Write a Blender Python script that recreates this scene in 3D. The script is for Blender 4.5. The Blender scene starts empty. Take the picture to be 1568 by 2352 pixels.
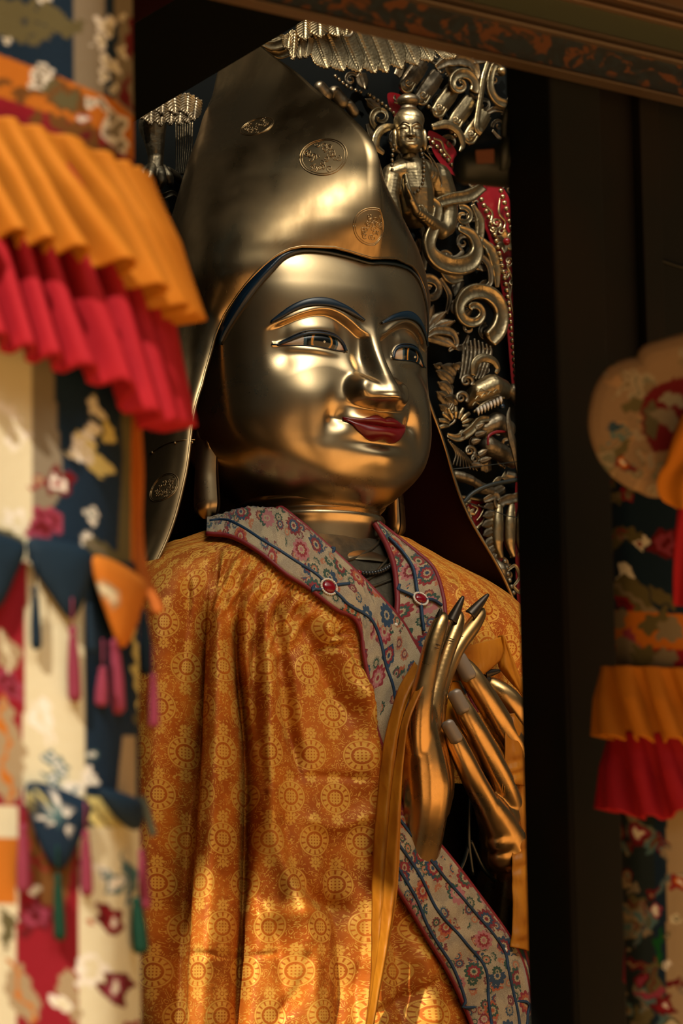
import bpy, bmesh, math, random
import numpy as np
from mathutils import Vector, Matrix
from mathutils.bvhtree import BVHTree
random.seed(7)
PI = math.pi
sc = bpy.context.scene
COL = sc.collection

# ---------------------------------------------------------------- camera, sky, sun, exposure
FPX = 8060.0                      # focal length in pixels of the 1568 x 2352 frame
CAM = np.array([0.0, 0.0, 1.6])
PITCH, ROLL, YAW = math.radians(9.0), math.radians(1.0), math.radians(40.0)
_fw = np.array([0, math.cos(PITCH), math.sin(PITCH)])
_up0 = np.array([0, -math.sin(PITCH), math.cos(PITCH)])
_r0 = np.array([1.0, 0, 0])
CR = math.cos(ROLL) * _r0 - math.sin(ROLL) * _up0
CU = math.sin(ROLL) * _r0 + math.cos(ROLL) * _up0
cd = bpy.data.cameras.new('camera'); cam = bpy.data.objects.new('camera', cd); COL.objects.link(cam)
cd.sensor_fit = 'VERTICAL'; cd.sensor_height = 36.0; cd.lens = FPX / 2352 * 36.0
cd.clip_start = 0.1; cd.clip_end = 300
m4 = Matrix(((CR[0], CU[0], -_fw[0], CAM[0]), (CR[1], CU[1], -_fw[1], CAM[1]), (CR[2], CU[2], -_fw[2], CAM[2]), (0, 0, 0, 1)))
cam.matrix_world = m4
cd.dof.use_dof = True; cd.dof.focus_distance = 11.75; cd.dof.aperture_fstop = 3.5
sc.camera = cam
sc.view_settings.view_transform = 'Standard'; sc.view_settings.look = 'None'
sc.view_settings.gamma = 1; sc.view_settings.use_curve_mapping = False
sc.view_settings.exposure = 0.42
sc.cycles.use_denoising = True
sc.cycles.max_bounces = 4; sc.cycles.diffuse_bounces = 2; sc.cycles.glossy_bounces = 3
sc.cycles.use_adaptive_sampling = True; sc.cycles.adaptive_threshold = 0.02
sc.cycles.caustics_reflective = False; sc.cycles.caustics_refractive = False
sc.cycles.sample_clamp_indirect = 4.0

def lin(r, g, b):
    f = lambda v: (v / 255 / 12.92) if v <= 10 else ((v / 255 + 0.055) / 1.055) ** 2.4
    return (f(r), f(g), f(b))

# ---- small expression layer over shader nodes
class X:
    def __init__(s, nt, o): s.nt = nt; s.o = o
    def _m(s, op, b=None, c=None):
        n = s.nt.nodes.new('ShaderNodeMath'); n.operation = op
        for i, v in enumerate((s, b, c)):
            if v is None: continue
            if isinstance(v, X): s.nt.links.new(v.o, n.inputs[i])
            else: n.inputs[i].default_value = v
        return X(s.nt, n.outputs[0])
    def __add__(s, b): return s._m('ADD', b)
    def __sub__(s, b): return s._m('SUBTRACT', b)
    def __mul__(s, b): return s._m('MULTIPLY', b)
    def __truediv__(s, b): return s._m('DIVIDE', b)
    __radd__ = __add__; __rmul__ = __mul__
    def __rsub__(s, b): return (s * -1.0) + b
    def __pow__(s, b): return s._m('POWER', b)
    def sin(s): return s._m('SINE')
    def cos(s): return s._m('COSINE')
    def abs(s): return s._m('ABSOLUTE')
    def sqrt(s): return s._m('SQRT')
    def floor(s): return s._m('FLOOR')
    def fract(s): return s._m('FRACT')
    def max(s, b): return s._m('MAXIMUM', b)
    def min(s, b): return s._m('MINIMUM', b)
    def mod(s, b): return s._m('FLOORED_MODULO', b)
    def atan2(s, b): return s._m('ARCTAN2', b)
    def step(s, a, b):                       # smooth ramp a -> b
        n = s.nt.nodes.new('ShaderNodeMapRange'); n.interpolation_type = 'SMOOTHSTEP'
        s.nt.links.new(s.o, n.inputs[0]); n.inputs[1].default_value = a; n.inputs[2].default_value = b
        return X(s.nt, n.outputs[0])

# ---- world: an overcast-bright courtyard sky, brightest high over the camera's right shoulder
w = bpy.data.worlds.new('sky'); sc.world = w; w.use_nodes = True
wt = w.node_tree; wt.nodes.clear()
_tc = wt.nodes.new('ShaderNodeTexCoord'); _sep = wt.nodes.new('ShaderNodeSeparateXYZ'); wt.links.new(_tc.outputs['Generated'], _sep.inputs[0])
dx, dy, dz = (X(wt, _sep.outputs[i]) for i in range(3))
def lobe(az, el, p):                         # az: degrees right of straight back over the camera
    a, e = math.radians(az), math.radians(el)
    v = (math.sin(a) * math.cos(e), -math.cos(a) * math.cos(e), math.sin(e))
    return (dx * v[0] + dy * v[1] + dz * v[2]).max(0.0) ** p
def skyrgb(terms):
    cx = None
    out = []
    for ch in range(3):
        t = None
        for l, col in terms:
            q = l * col[ch]
            t = q if t is None else t + q
        out.append(t)
    n = wt.nodes.new('ShaderNodeCombineXYZ')
    for i in range(3): wt.links.new(out[i].o, n.inputs[i])
    return n.outputs[0]
one = dz * 0.0 + 1.0
az = dx.atan2(dy * -1.0) * (180 / PI); el = dz.min(1.0)._m('ARCSINE') * (180 / PI)
gate = az.step(-2, 27) * (1.0 - az.step(58, 95))
SKY = skyrgb([(one, (0.014, 0.020, 0.023)),
              (gate * el.step(22, 40), (0.92, 0.86, 0.74)),
              (lobe(23, 47, 26.0), (2.6, 2.42, 2.05)),
              (lobe(20, 49, 80.0), (10.5, 9.7, 7.9)),
              (gate * (el * -1.0).step(8, 26), (0.72, 0.38, 0.12)),
              (gate * el.step(-30, 0) * (1.0 - el.step(0, 30)), (0.12, 0.095, 0.065))])
_bg = wt.nodes.new('ShaderNodeBackground'); wt.links.new(SKY, _bg.inputs[0]); _bg.inputs[1].default_value = 1.0
_wo = wt.nodes.new('ShaderNodeOutputWorld'); wt.links.new(_bg.outputs[0], _wo.inputs[0])

SUN_AZ, SUN_EL = -20.0, 46.0
sl = bpy.data.lights.new('sun', 'SUN'); sl.energy = 5.2; sl.angle = math.radians(0.9); sl.color = (1.0, 0.86, 0.66)
so = bpy.data.objects.new('sun', sl); COL.objects.link(so)
_a, _e = math.radians(SUN_AZ), math.radians(SUN_EL)
SUNV = Vector((math.sin(_a) * math.cos(_e), -math.cos(_a) * math.cos(_e), math.sin(_e)))
so.rotation_euler = SUNV.to_track_quat('Z', 'Y').to_euler(); so.location = (3, -6, 9)

# ---------------------------------------------------------------- geometry of the place
U = np.array([math.cos(YAW), math.sin(YAW), 0.0])     # along the facade, to the right and away
N = np.array([math.sin(YAW), -math.cos(YAW), 0.0])    # out of the hall, where the statue looks
ZV = np.array([0, 0, 1.0])
D0 = 12.0; K = D0 / FPX                                # one statue unit = one pixel at 12 m
def ray(px, py): return _fw + CR * ((px - 784) / FPX) + CU * ((1176 - py) / FPX)
O = CAM + D0 * ray(700, 850)                           # axis of the statue's head
def L(x, f, z): return O + K * (x * U + f * N + z * ZV)
def Lv(a):
    a = np.asarray(a, float); return O + K * (a[..., 0:1] * U + a[..., 1:2] * N + a[..., 2:3] * ZV)
def loc(p):
    q = (np.asarray(p, float) - O) / K
    return np.stack([q @ U, q @ N, q[..., 2]], -1)
def PL(px, py, f):                                     # where a sight line meets the upright plane f in front of the axis, local units
    d = ray(px, py); t = ((O - CAM) @ N + f * K) / (d @ N)
    return loc(CAM + t * d)
def PD(px, py, depth): return CAM + depth * ray(px, py)
def proj(P):
    q = np.asarray(P, float) - CAM
    z = q @ _fw
    return np.stack([784 + FPX * (q @ CR) / z, 1176 - FPX * (q @ CU) / z], -1)

def spl(pts, n, closed=False):
    p = np.asarray(pts, float)
    if closed: p = np.vstack([p[-1], p, p[0], p[1]])
    else: p = np.vstack([2 * p[0] - p[1], p, 2 * p[-1] - p[-2]])
    m = len(p) - 3
    seg = np.array([np.linalg.norm(p[i + 2] - p[i + 1]) + 1e-9 for i in range(m)])
    cum = np.concatenate([[0], np.cumsum(seg)])
    out = []
    for s in np.linspace(0, cum[-1], n, endpoint=not closed):
        i = min(int(np.searchsorted(cum, s, 'right')) - 1, m - 1); t = (s - cum[i]) / seg[i]
        a, b, c, d = p[i:i + 4]
        out.append(.5 * (2 * b + (c - a) * t + (2 * a - 5 * b + 4 * c - d) * t * t + (3 * b - a - 3 * c + d) * t ** 3))
    return np.array(out)
def tab(T, z):                                          # smooth table lookup, T = [(z, v...)]
    T = sorted(T); zs = [r[0] for r in T]
    z = np.asarray(z, float)
    cols = []
    for j in range(1, len(T[0])):
        vs = np.array([r[j] for r in T], float); zz = np.array(zs, float)
        m = np.gradient(vs, zz)
        i = np.clip(np.searchsorted(zz, z) - 1, 0, len(zz) - 2)
        h = zz[i + 1] - zz[i]; t = np.clip((z - zz[i]) / h, 0, 1)
        cols.append((2*t**3-3*t**2+1)*vs[i] + (t**3-2*t**2+t)*h*m[i] + (-2*t**3+3*t**2)*vs[i+1] + (t**3-t**2)*h*m[i+1])
    return cols[0] if len(cols) == 1 else cols
def sst(x, a, b):
    t = np.clip((np.asarray(x, float) - a) / (b - a), 0, 1); return t * t * (3 - 2 * t)

# ---- object helpers
ORG = {}
def tag(o, label=None, cat=None, group=None, kind=None):
    if label: o['label'] = label
    if cat: o['category'] = cat
    if group: o['group'] = group
    if kind: o['kind'] = kind
    return o
def thing(name, at, label, cat, group=None):
    o = bpy.data.objects.new(name, None); COL.objects.link(o); o.location = Vector(at); o.empty_display_size = .05
    ORG[o.name] = np.array(at, float)
    return tag(o, label, cat, group)
def obj(name, V, F, m, parent=None, smooth=True, uv=None, col=None, mats=None, fm=None):
    V = np.asarray(V, float).reshape(-1, 3)
    org = ORG[parent.name] if parent is not None else np.zeros(3)
    me = bpy.data.meshes.new(name); me.from_pydata((V - org).tolist(), [], [tuple(f) for f in F]); me.update()
    o = bpy.data.objects.new(name, me); COL.objects.link(o)
    for mm in (mats or [m]): me.materials.append(mm)
    if fm is not None: me.polygons.foreach_set('material_index', np.asarray(fm, np.int32))
    if smooth: me.polygons.foreach_set('use_smooth', [True] * len(me.polygons))
    if uv is not None:
        l = me.uv_layers.new(name='UVMap'); li = np.empty(len(me.loops), np.int32); me.loops.foreach_get('vertex_index', li)
        l.data.foreach_set('uv', np.asarray(uv, float).reshape(-1, 2)[li].ravel())
    if col is not None:
        a = me.color_attributes.new('Col', 'FLOAT_COLOR', 'POINT')
        c = np.asarray(col, float).reshape(-1, 3); a.data.foreach_set('color', np.hstack([c, np.ones((len(c), 1))]).ravel())
    if parent is not None: o.parent = parent
    ORG[o.name] = org
    return o
def struct(name, V, F, m, smooth=False, **k):
    o = obj(name, V, F, m, None, smooth, **k); o['kind'] = 'structure'; return o
class MB:
    def __init__(s): s.V = []; s.F = []; s.n = 0
    def add(s, V, F):
        V = np.asarray(V, float).reshape(-1, 3); s.V.append(V); s.F += [tuple(i + s.n for i in f) for f in F]; s.n += len(V); return s
    def build(s, name, m, parent=None, smooth=True, **k): return obj(name, np.vstack(s.V), s.F, m, parent, smooth, **k)
def gridF(nv, nu, closed=False, base=0):
    F = []
    for j in range(nv - 1):
        for i in range(nu if closed else nu - 1):
            a = j * nu + i; b = j * nu + (i + 1) % nu
            F.append((base + a, base + b, base + b + nu, base + a + nu))
    return F
def frames(P):
    P = np.asarray(P, float); T = np.gradient(P, axis=0); T /= np.linalg.norm(T, axis=1)[:, None] + 1e-12
    ref = np.array([0, 0, 1.0]) if abs(T[0][2]) < .9 else np.array([1.0, 0, 0])
    A = np.cross(T[0], ref); A /= np.linalg.norm(A); As = [A]
    for i in range(1, len(P)):
        A = A - T[i] * (A @ T[i]); A /= np.linalg.norm(A) + 1e-12; As.append(A)
    As = np.array(As); return T, As, np.cross(T, As)
def tube(P, R, ns=10, cap=True):                        # round tube through world points
    P = np.asarray(P, float); R = np.broadcast_to(np.asarray(R, float), (len(P),))
    T, A, B = frames(P); th = np.linspace(0, 2 * PI, ns, endpoint=False)
    V = (P[:, None] + R[:, None, None] * (np.cos(th)[None, :, None] * A[:, None] + np.sin(th)[None, :, None] * B[:, None])).reshape(-1, 3)
    F = gridF(len(P), ns, True)
    if cap: F += [tuple(range(ns))[::-1], tuple((len(P) - 1) * ns + i for i in range(ns))]
    return V, F
def sweep(P, prof, nrm, scale=1.0, cap=True):           # profile (across, out) carried along P; nrm = out direction(s)
    P = np.asarray(P, float); T = np.gradient(P, axis=0); T /= np.linalg.norm(T, axis=1)[:, None] + 1e-12
    nrm = np.broadcast_to(np.asarray(nrm, float), P.shape); A = np.cross(T, nrm); A /= np.linalg.norm(A, axis=1)[:, None] + 1e-12
    Bn = np.cross(A, T); prof = np.asarray(prof, float); s = np.broadcast_to(np.asarray(scale, float), (len(P),))
    V = P[:, None] + s[:, None, None] * (prof[None, :, 0:1] * A[:, None] + prof[None, :, 1:2] * Bn[:, None])
    n = len(prof); F = gridF(len(P), n, True)
    if cap: F += [tuple(range(n))[::-1], tuple((len(P) - 1) * n + i for i in range(n))]
    return V.reshape(-1, 3), F
def ball(c, r, nu=14, nv=9, ax=None):                   # ellipsoid at world point c, radii r, axes rows of ax
    r = np.broadcast_to(np.asarray(r, float), (3,)); ax = np.eye(3) if ax is None else np.asarray(ax, float)
    ph = np.linspace(0, PI, nv)[1:-1]; th = np.linspace(0, 2 * PI, nu, endpoint=False)
    V = [[0, 0, 1]] + [[math.sin(p) * math.cos(t), math.sin(p) * math.sin(t), math.cos(p)] for p in ph for t in th] + [[0, 0, -1]]
    F = [(0, 1 + i, 1 + (i + 1) % nu) for i in range(nu)]
    for j in range(nv - 3):
        for i in range(nu): F.append((1 + j * nu + i, 1 + (j + 1) * nu + i, 1 + (j + 1) * nu + (i + 1) % nu, 1 + j * nu + (i + 1) % nu))
    e = 1 + (nv - 3) * nu; l = len(V) - 1
    F += [(l, e + (i + 1) % nu, e + i) for i in range(nu)]
    return np.asarray(c, float) + (np.array(V) * r) @ ax, F
def box(c, h, ax=None):                                 # centre, half sizes, axes rows
    ax = np.eye(3) if ax is None else np.asarray(ax, float)
    V = np.array([[i, j, k] for i in (-1, 1) for j in (-1, 1) for k in (-1, 1)], float) * np.asarray(h, float)
    return np.asarray(c, float) + V @ ax, [(0, 1, 3, 2), (4, 6, 7, 5), (0, 4, 5, 1), (2, 3, 7, 6), (0, 2, 6, 4), (1, 5, 7, 3)]
UNZ = np.array([U, N, ZV])
def cone_chain(mb, P, R, per=9, ns=14):                 # a chain of overlapping balls: stock for the remesher
    P = np.asarray(P, float); R = np.asarray(R, float)
    for i in range(len(P) - 1):
        for t in np.linspace(0, 1, per, endpoint=(i == len(P) - 2)):
            mb.add(*ball(P[i] * (1 - t) + P[i + 1] * t, R[i] * (1 - t) + R[i + 1] * t, ns, 9))
def baked(o):                                           # applies the modifiers of o
    dg = bpy.context.evaluated_depsgraph_get(); dg.update()
    me = bpy.data.meshes.new_from_object(o.evaluated_get(dg)); old = o.data; o.modifiers.clear(); o.data = me; me.name = old.name
    bpy.data.meshes.remove(old); return o
def fuse(o, voxel, it=6, fac=.5):                       # melt overlapping pieces of o into one skin
    r = o.modifiers.new('r', 'REMESH'); r.mode = 'VOXEL'; r.voxel_size = voxel; r.use_smooth_shade = True
    s = o.modifiers.new('s', 'SMOOTH'); s.iterations = it; s.factor = fac
    return baked(o)
def solid(o, th, off=-1.0):
    s = o.modifiers.new('s', 'SOLIDIFY'); s.thickness = th; s.offset = off; return o
def bvh(V, F): return BVHTree.FromPolygons([Vector(v) for v in np.asarray(V, float).reshape(-1, 3)], F)
def cast(tree, px, py, off=0.0):                        # first hit of a sight line on a surface, lifted off it by off
    d = Vector(ray(px, py)).normalized(); h, n, _, _ = tree.ray_cast(Vector(CAM), d)
    if h is None:
        h, n, _, _ = tree.find_nearest(Vector(PD(px, py, 11.6)))
    if n.dot(d) > 0: n = -n
    return np.array(h + n * off)
# ---------------------------------------------------------------- materials
class Mat:
    def __init__(s, name, base=(.5, .5, .5), metal=0.0, rough=.5, spec=.5, sheen=0.0):
        s.m = bpy.data.materials.new(name); s.m.use_nodes = True; s.nt = s.m.node_tree
        s.b = s.nt.nodes['Principled BSDF']; i = s.b.inputs
        i['Base Color'].default_value = (*base, 1); i['Metallic'].default_value = metal; i['Roughness'].default_value = rough
        i['Specular IOR Level'].default_value = spec
        if sheen: i['Sheen Weight'].default_value = sheen
    def tex(s, kind, scale=5.0, vec=None, **k):
        n = s.nt.nodes.new('ShaderNodeTex' + kind); n.inputs['Scale'].default_value = scale
        for a, v in k.items():
            if a in n.inputs: n.inputs[a].default_value = v
            else: setattr(n, a, v)
        s.nt.links.new(vec if vec is not None else s.objco(), n.inputs['Vector']); return n
    def objco(s):
        n = s.nt.nodes.new('ShaderNodeTexCoord'); return n.outputs['Object']
    def uv(s):
        n = s.nt.nodes.new('ShaderNodeTexCoord'); return n.outputs['UV']
    def x(s, sock): return X(s.nt, sock)
    def xyz(s, sock):
        n = s.nt.nodes.new('ShaderNodeSeparateXYZ'); s.nt.links.new(sock, n.inputs[0]); return [X(s.nt, n.outputs[i]) for i in range(3)]
    def vec(s, a, b, c=0.0):
        n = s.nt.nodes.new('ShaderNodeCombineXYZ')
        for i, v in enumerate((a, b, c)):
            if isinstance(v, X): s.nt.links.new(v.o, n.inputs[i])
            else: n.inputs[i].default_value = v
        return n.outputs[0]
    def mix(s, fac, a, b):
        n = s.nt.nodes.new('ShaderNodeMix'); n.data_type = 'RGBA'
        def put(v, i):
            if isinstance(v, X): v = v.o
            if isinstance(v, bpy.types.NodeSocket): s.nt.links.new(v, n.inputs[i])
            elif isinstance(v, (int, float)): n.inputs[i].default_value = v
            else: n.inputs[i].default_value = (*v[:3], 1)
        put(fac, 0); put(a, 6); put(b, 7); return n.outputs[2]
    def ramp(s, fac, stops):
        n = s.nt.nodes.new('ShaderNodeValToRGB'); e = n.color_ramp.elements
        while len(e) < len(stops): e.new(.5)
        for i, (p, c) in enumerate(stops): e[i].position = p; e[i].color = (*c, 1)
        s.nt.links.new(fac.o if isinstance(fac, X) else fac, n.inputs[0]); return n.outputs[0]
    def set(s, name, v):
        if isinstance(v, X): v = v.o
        s.nt.links.new(v, s.b.inputs[name]); return s
    def bump(s, h, strength=.3, dist=.01):
        n = s.nt.nodes.new('ShaderNodeBump'); n.inputs['Strength'].default_value = strength; n.inputs['Distance'].default_value = dist
        s.nt.links.new(h.o if isinstance(h, X) else h, n.inputs['Height']); s.nt.links.new(n.outputs[0], s.b.inputs['Normal']); return s

def gold(name, a, b, r0, r1, nscale=6.0, bscale=9.0, bstr=.05, stretch=None, detail=5.0):
    m = Mat(name, a, 1.0, r0)
    v = m.objco()
    if stretch is not None:
        n = m.nt.nodes.new('ShaderNodeMapping'); n.inputs['Scale'].default_value = stretch; m.nt.links.new(v, n.inputs[0]); v = n.outputs[0]
    t = m.tex('Noise', nscale, v, Detail=detail, Roughness=.6)
    f = m.x(t.outputs['Fac']).step(.35, .68)
    m.set('Base Color', m.mix(f, a, b)); m.set('Roughness', f * (r1 - r0) + r0)
    if bstr:
        t2 = m.tex('Noise', bscale, None, Detail=2.0)
        m.bump(t2.outputs['Fac'], bstr, .02)
    return m
M_face = gold('face_gold', (.55, .41, .235), (.47, .345, .19), .27, .32, 5, 3, 0)
M_hat = gold('hat_gold', (.50, .36, .19), (.22, .145, .07), .21, .44, 2.2, 5, .10, stretch=(1.4, 1.4, .55))
M_hand = gold('hand_gold', (.54, .335, .135), (.45, .27, .105), .26, .34, 8, 9, 0)
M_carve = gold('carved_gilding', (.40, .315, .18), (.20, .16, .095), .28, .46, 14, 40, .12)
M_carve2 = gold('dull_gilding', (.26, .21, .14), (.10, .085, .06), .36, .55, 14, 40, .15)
M_carve_shade = gold('shade_gilding', (.17, .14, .09), (.08, .07, .05), .36, .55, 14, 40, .15)  # darker copy of the gilding: the bird leg's shadow put into its colour
M_inner = gold('undershirt_metal', (.20, .165, .11), (.10, .085, .06), .38, .5, 20, 30, .1)
M_teal = Mat('dark_blue_paint', lin(6, 30, 48), 0, .32)
M_lip = Mat('red_lip_paint', lin(98, 8, 14), 0, .3)
M_lining = Mat('maroon_lining', lin(44, 11, 17), 0, .5)
M_redpanel = Mat('red_lacquer', lin(112, 13, 24), 0, .36)
M_backing = Mat('blackened_wood', lin(9, 13, 14), 0, .8, .1)
M_gem = Mat('red_gem', lin(120, 10, 22), 0, .12)
M_pearl = Mat('pearl', lin(205, 195, 180), 0, .3)
M_nail = Mat('lacquered_nail', lin(122, 108, 94), .2, .36)
M_darknail = Mat('dark_nail', lin(60, 52, 44), .8, .35)
M_beadblack = Mat('black_bead', lin(16, 18, 20), 0, .3)
M_cord = Mat('blue_cord', lin(6, 44, 72), 0, .6)
M_piping = Mat('crimson_piping', lin(110, 9, 20), 0, .6)
M_stem = Mat('stem_lacquer', lin(5, 14, 14), 0, .3)
M_black = Mat('black_iron', lin(30, 36, 35), .2, .5)

def brocade(name, ground, ground2, thread, cell=(1.2, 2.1), rmed=.37, vine=5.0):
    m = Mat(name, ground, 0, .55, .2, 0); u, v, _ = m.xyz(m.uv()); u = u * 1.14; v = v * 1.14
    def lattice(du, dv, cu, cv):
        a = ((u + du) / cu); b = ((v + dv) / cv); return (a.fract() - .5) * cu, (b.fract() - .5) * cv
    def med(du, dv):
        x_, y_ = lattice(du, dv, *cell); r = (x_ * x_ + y_ * y_).sqrt(); th = y_.atan2(x_)
        ring = (r - rmed).abs().step(.022, .012) * 1.0
        ring2 = (r - rmed * .62).abs().step(.02, .010)
        pet = ((th * 7.0).cos().abs().step(.35, .6)) * r.step(rmed * .64, rmed * .68) * r.step(rmed * .95, rmed * .9)
        core = ((x_ * 42.0).sin().abs().step(.55, .7)).max((y_ * 42.0).sin().abs().step(.6, .75)) * r.step(rmed * .46, rmed * .40)
        return ring.max(ring2).max(pet).max(core), r.step(rmed * 1.10, rmed * 1.04)
    m1, d1 = med(0, 0); m2, d2 = med(cell[0] / 2, cell[1] / 2)
    disc = d1.max(d2)
    def flower(du, dv):
        x_, y_ = lattice(du, dv, cell[0] / 2, cell[1]); r = (x_ * x_ + y_ * y_).sqrt(); th = y_.atan2(x_)
        return r.step(.17, .13) * ((th * 4.0).cos().abs() * .10 + .07 - r).step(-.01, .01) * (r - .045).abs().step(.005, .015)
    fl = flower(cell[0] / 4, cell[1] / 2 * .5).max(flower(cell[0] / 4, cell[1] * .75 + .02))
    wv = m.tex('Noise', vine, m.vec(u, v), Detail=1.5, Roughness=.45); nz = m.x(wv.outputs['Fac'])
    k = (nz * 9.0).fract(); vn = (k - .5).abs().step(.17, .09)
    wv2 = m.tex('Noise', vine * 2.3, m.vec(u, v, 3.0), Detail=.5); vn = vn * m.x(wv2.outputs['Fac']).step(.42, .5)
    pat = (vn * (1.0 - disc)).max(m1).max(m2).max(fl)
    g = m.tex('Noise', 1.2, m.vec(u, v, 9.0), Detail=2.0)
    gr = m.mix(m.x(g.outputs['Fac']).step(.4, .62), ground, ground2)
    th_ = m.tex('Noise', 160.0, m.vec(u, v), Detail=1.0); glit = m.x(th_.outputs['Fac']).step(.35, .6) * .65 + .35
    m.set('Base Color', m.mix(pat * glit, gr, thread)); m.set('Roughness', .62 - pat * .12); m.set('Metallic', pat * .2)
    cr = m.tex('Noise', 6.0, m.vec(u, v, 4.0), Detail=4.0)
    m.bump(pat * .05 + m.x(cr.outputs['Fac']) * .5, .22, .02)
    return m.m
M_robe = brocade('orange_brocade', lin(158, 80, 18), lin(178, 98, 26), lin(220, 174, 78))
def flowered(name, base, base2, cols, scale, glitter=.5, leaf=None):
    m = Mat(name, base, 0, .6, .3, .2); u, v, _ = m.xyz(m.uv()); uvv = m.vec(u, v)
    def layer(sc_, seed, keep, rad, pal):
        vo = m.tex('Voronoi', sc_, m.vec(u + seed, v + seed * .7), Randomness=.75)
        p = m.xyz(vo.outputs['Position']); cr_ = m.xyz(vo.outputs['Color'])
        x_ = (u + seed) * sc_ - p[0]; y_ = (v + seed * .7) * sc_ - p[1]
        if True:
            x_ = (u + seed) - p[0]; y_ = (v + seed * .7) - p[1]; x_ = x_ * sc_; y_ = y_ * sc_
        r = (x_ * x_ + y_ * y_).sqrt(); th = y_.atan2(x_) + cr_[1] * 6.0
        edge = ((th * 5.0).cos().abs() * .24 + .76) * rad
        on = cr_[2].step(keep, keep + .01)
        petal = r.max(0.0); q = r / edge
        c1 = m.ramp(cr_[0], [(i / len(pal), c) for i, c in enumerate(pal)]); c1.node.color_ramp.interpolation = 'CONSTANT'
        c2 = m.ramp(cr_[1], [(i / len(pal), c) for i, c in enumerate(pal[::-1])]); c2.node.color_ramp.interpolation = 'CONSTANT'
        col = m.mix(q.step(.70, .64), c1, c2); col = m.mix(q.step(.42, .36), col, base); col = m.mix(q.step(.24, .18), col, c1)
        return on * q.step(1.0, .95), col
    b0 = m.tex('Noise', 3.0, uvv, Detail=3.0); bc = m.mix(m.x(b0.outputs['Fac']).step(.4, .6), base, base2)
    gl = m.tex('Noise', 90.0, uvv, Detail=1.0); bc = m.mix(m.x(gl.outputs['Fac']).step(.55, .7) * glitter, bc, lin(225, 215, 190))
    f0, k0 = layer(scale * 1.8, 5.3, .35, .42, leaf or cols); bc = m.mix(f0, bc, k0)
    f1, k1 = layer(scale, 1.7, .38, .42, cols); bc = m.mix(f1, bc, k1)
    m.set('Base Color', bc); m.bump(m.x(gl.outputs['Fac']) * .3 + f1 * .2, .25, .01); return m.m
M_collar = flowered('flowered_silver_brocade', lin(150, 132, 102), lin(130, 114, 90), [lin(104, 16, 26), lin(20, 50, 74), lin(150, 72, 36), lin(120, 20, 30), lin(34, 64, 50), lin(150, 90, 90)], 1.8,
                    leaf=[lin(150, 90, 60), lin(30, 60, 80), lin(30, 60, 44), lin(120, 110, 90), lin(100, 40, 40)])
M_silk = Mat('yellow_silk', lin(186, 116, 30), 0, .5, .25, 0)
_t = M_silk.tex('Noise', 5.0, None, Detail=4.0); _w = M_silk.tex('Wave', 18.0, None, Distortion=6.0, Detail=2.0)
M_silk.set('Base Color', M_silk.mix(M_silk.x(_t.outputs['Fac']).step(.35, .65), lin(150, 90, 16), lin(174, 112, 24)))
M_silk.bump(M_silk.x(_t.outputs['Fac']) + M_silk.x(_w.outputs['Fac']) * .08, .35, .02)
M_gap_shade = Mat('gap_shade_black', lin(24, 22, 22), 0, .8)  # near-black colour in place of the shade below the hands
# ---------------------------------------------------------------- hall, beam, pillar, ground
mk = 1.0 / K                                            # units in a metre
M_wood = Mat('black_lacquered_wood', lin(20, 20, 19), 0, .6, .2)
_n = M_wood.tex('Noise', 3.0, None, Detail=6.0); M_wood.set('Base Color', M_wood.mix(M_wood.x(_n.outputs['Fac']).step(.4, .7), lin(6, 10, 11), lin(16, 12, 10)))
M_wall = Mat('dark_hall_plaster', lin(22, 30, 32), 0, .8)
M_stone = Mat('courtyard_stone', lin(168, 140, 106), 0, .8)
_n = M_stone.tex('Noise', 1.5, None, Detail=5.0); M_stone.set('Base Color', M_stone.mix(_n.outputs['Fac'], lin(222, 168, 104), lin(238, 190, 126)))
def slab(name, x0, x1, f0, f1, z0, z1, m):              # metres in the hall's own axes, z above ground
    c = O + U * (x0 + x1) / 2 + N * (f0 + f1) / 2; c[2] = (z0 + z1) / 2
    return struct(name, *box(c, ((x1 - x0) / 2, (f1 - f0) / 2, (z1 - z0) / 2), UNZ), m)
slab('wall_back', -8.4, 4.6, -1.75, -1.6, 0, 8.6, M_wall.m); slab('wall_left', -8.55, -8.4, -1.75, 2.7, 0, 8.6, M_wall.m); slab('wall_right', 4.45, 4.6, -1.75, 2.7, 0, 8.6, M_wall.m)
slab('ceiling', -8.4, 4.6, -1.75, .6, 8.5, 8.65, M_wall.m); slab('floor', -8.4, 4.6, -1.75, 2.8, -.1, 0.0, M_wood.m); slab('ground', -30, 30, 2.8, 40, -.1, 0.0, M_stone.m)
slab('altar_platform', -2.0, 2.0, -1.55, .75, 0.0, 1.33, M_wood.m)
slab('bounce_block_low', -2.1, -.28, .62, 1.3, 0.0, 1.66, M_wood.m)  # unseen block added to cut ground bounce and darken the lower robe
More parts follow.
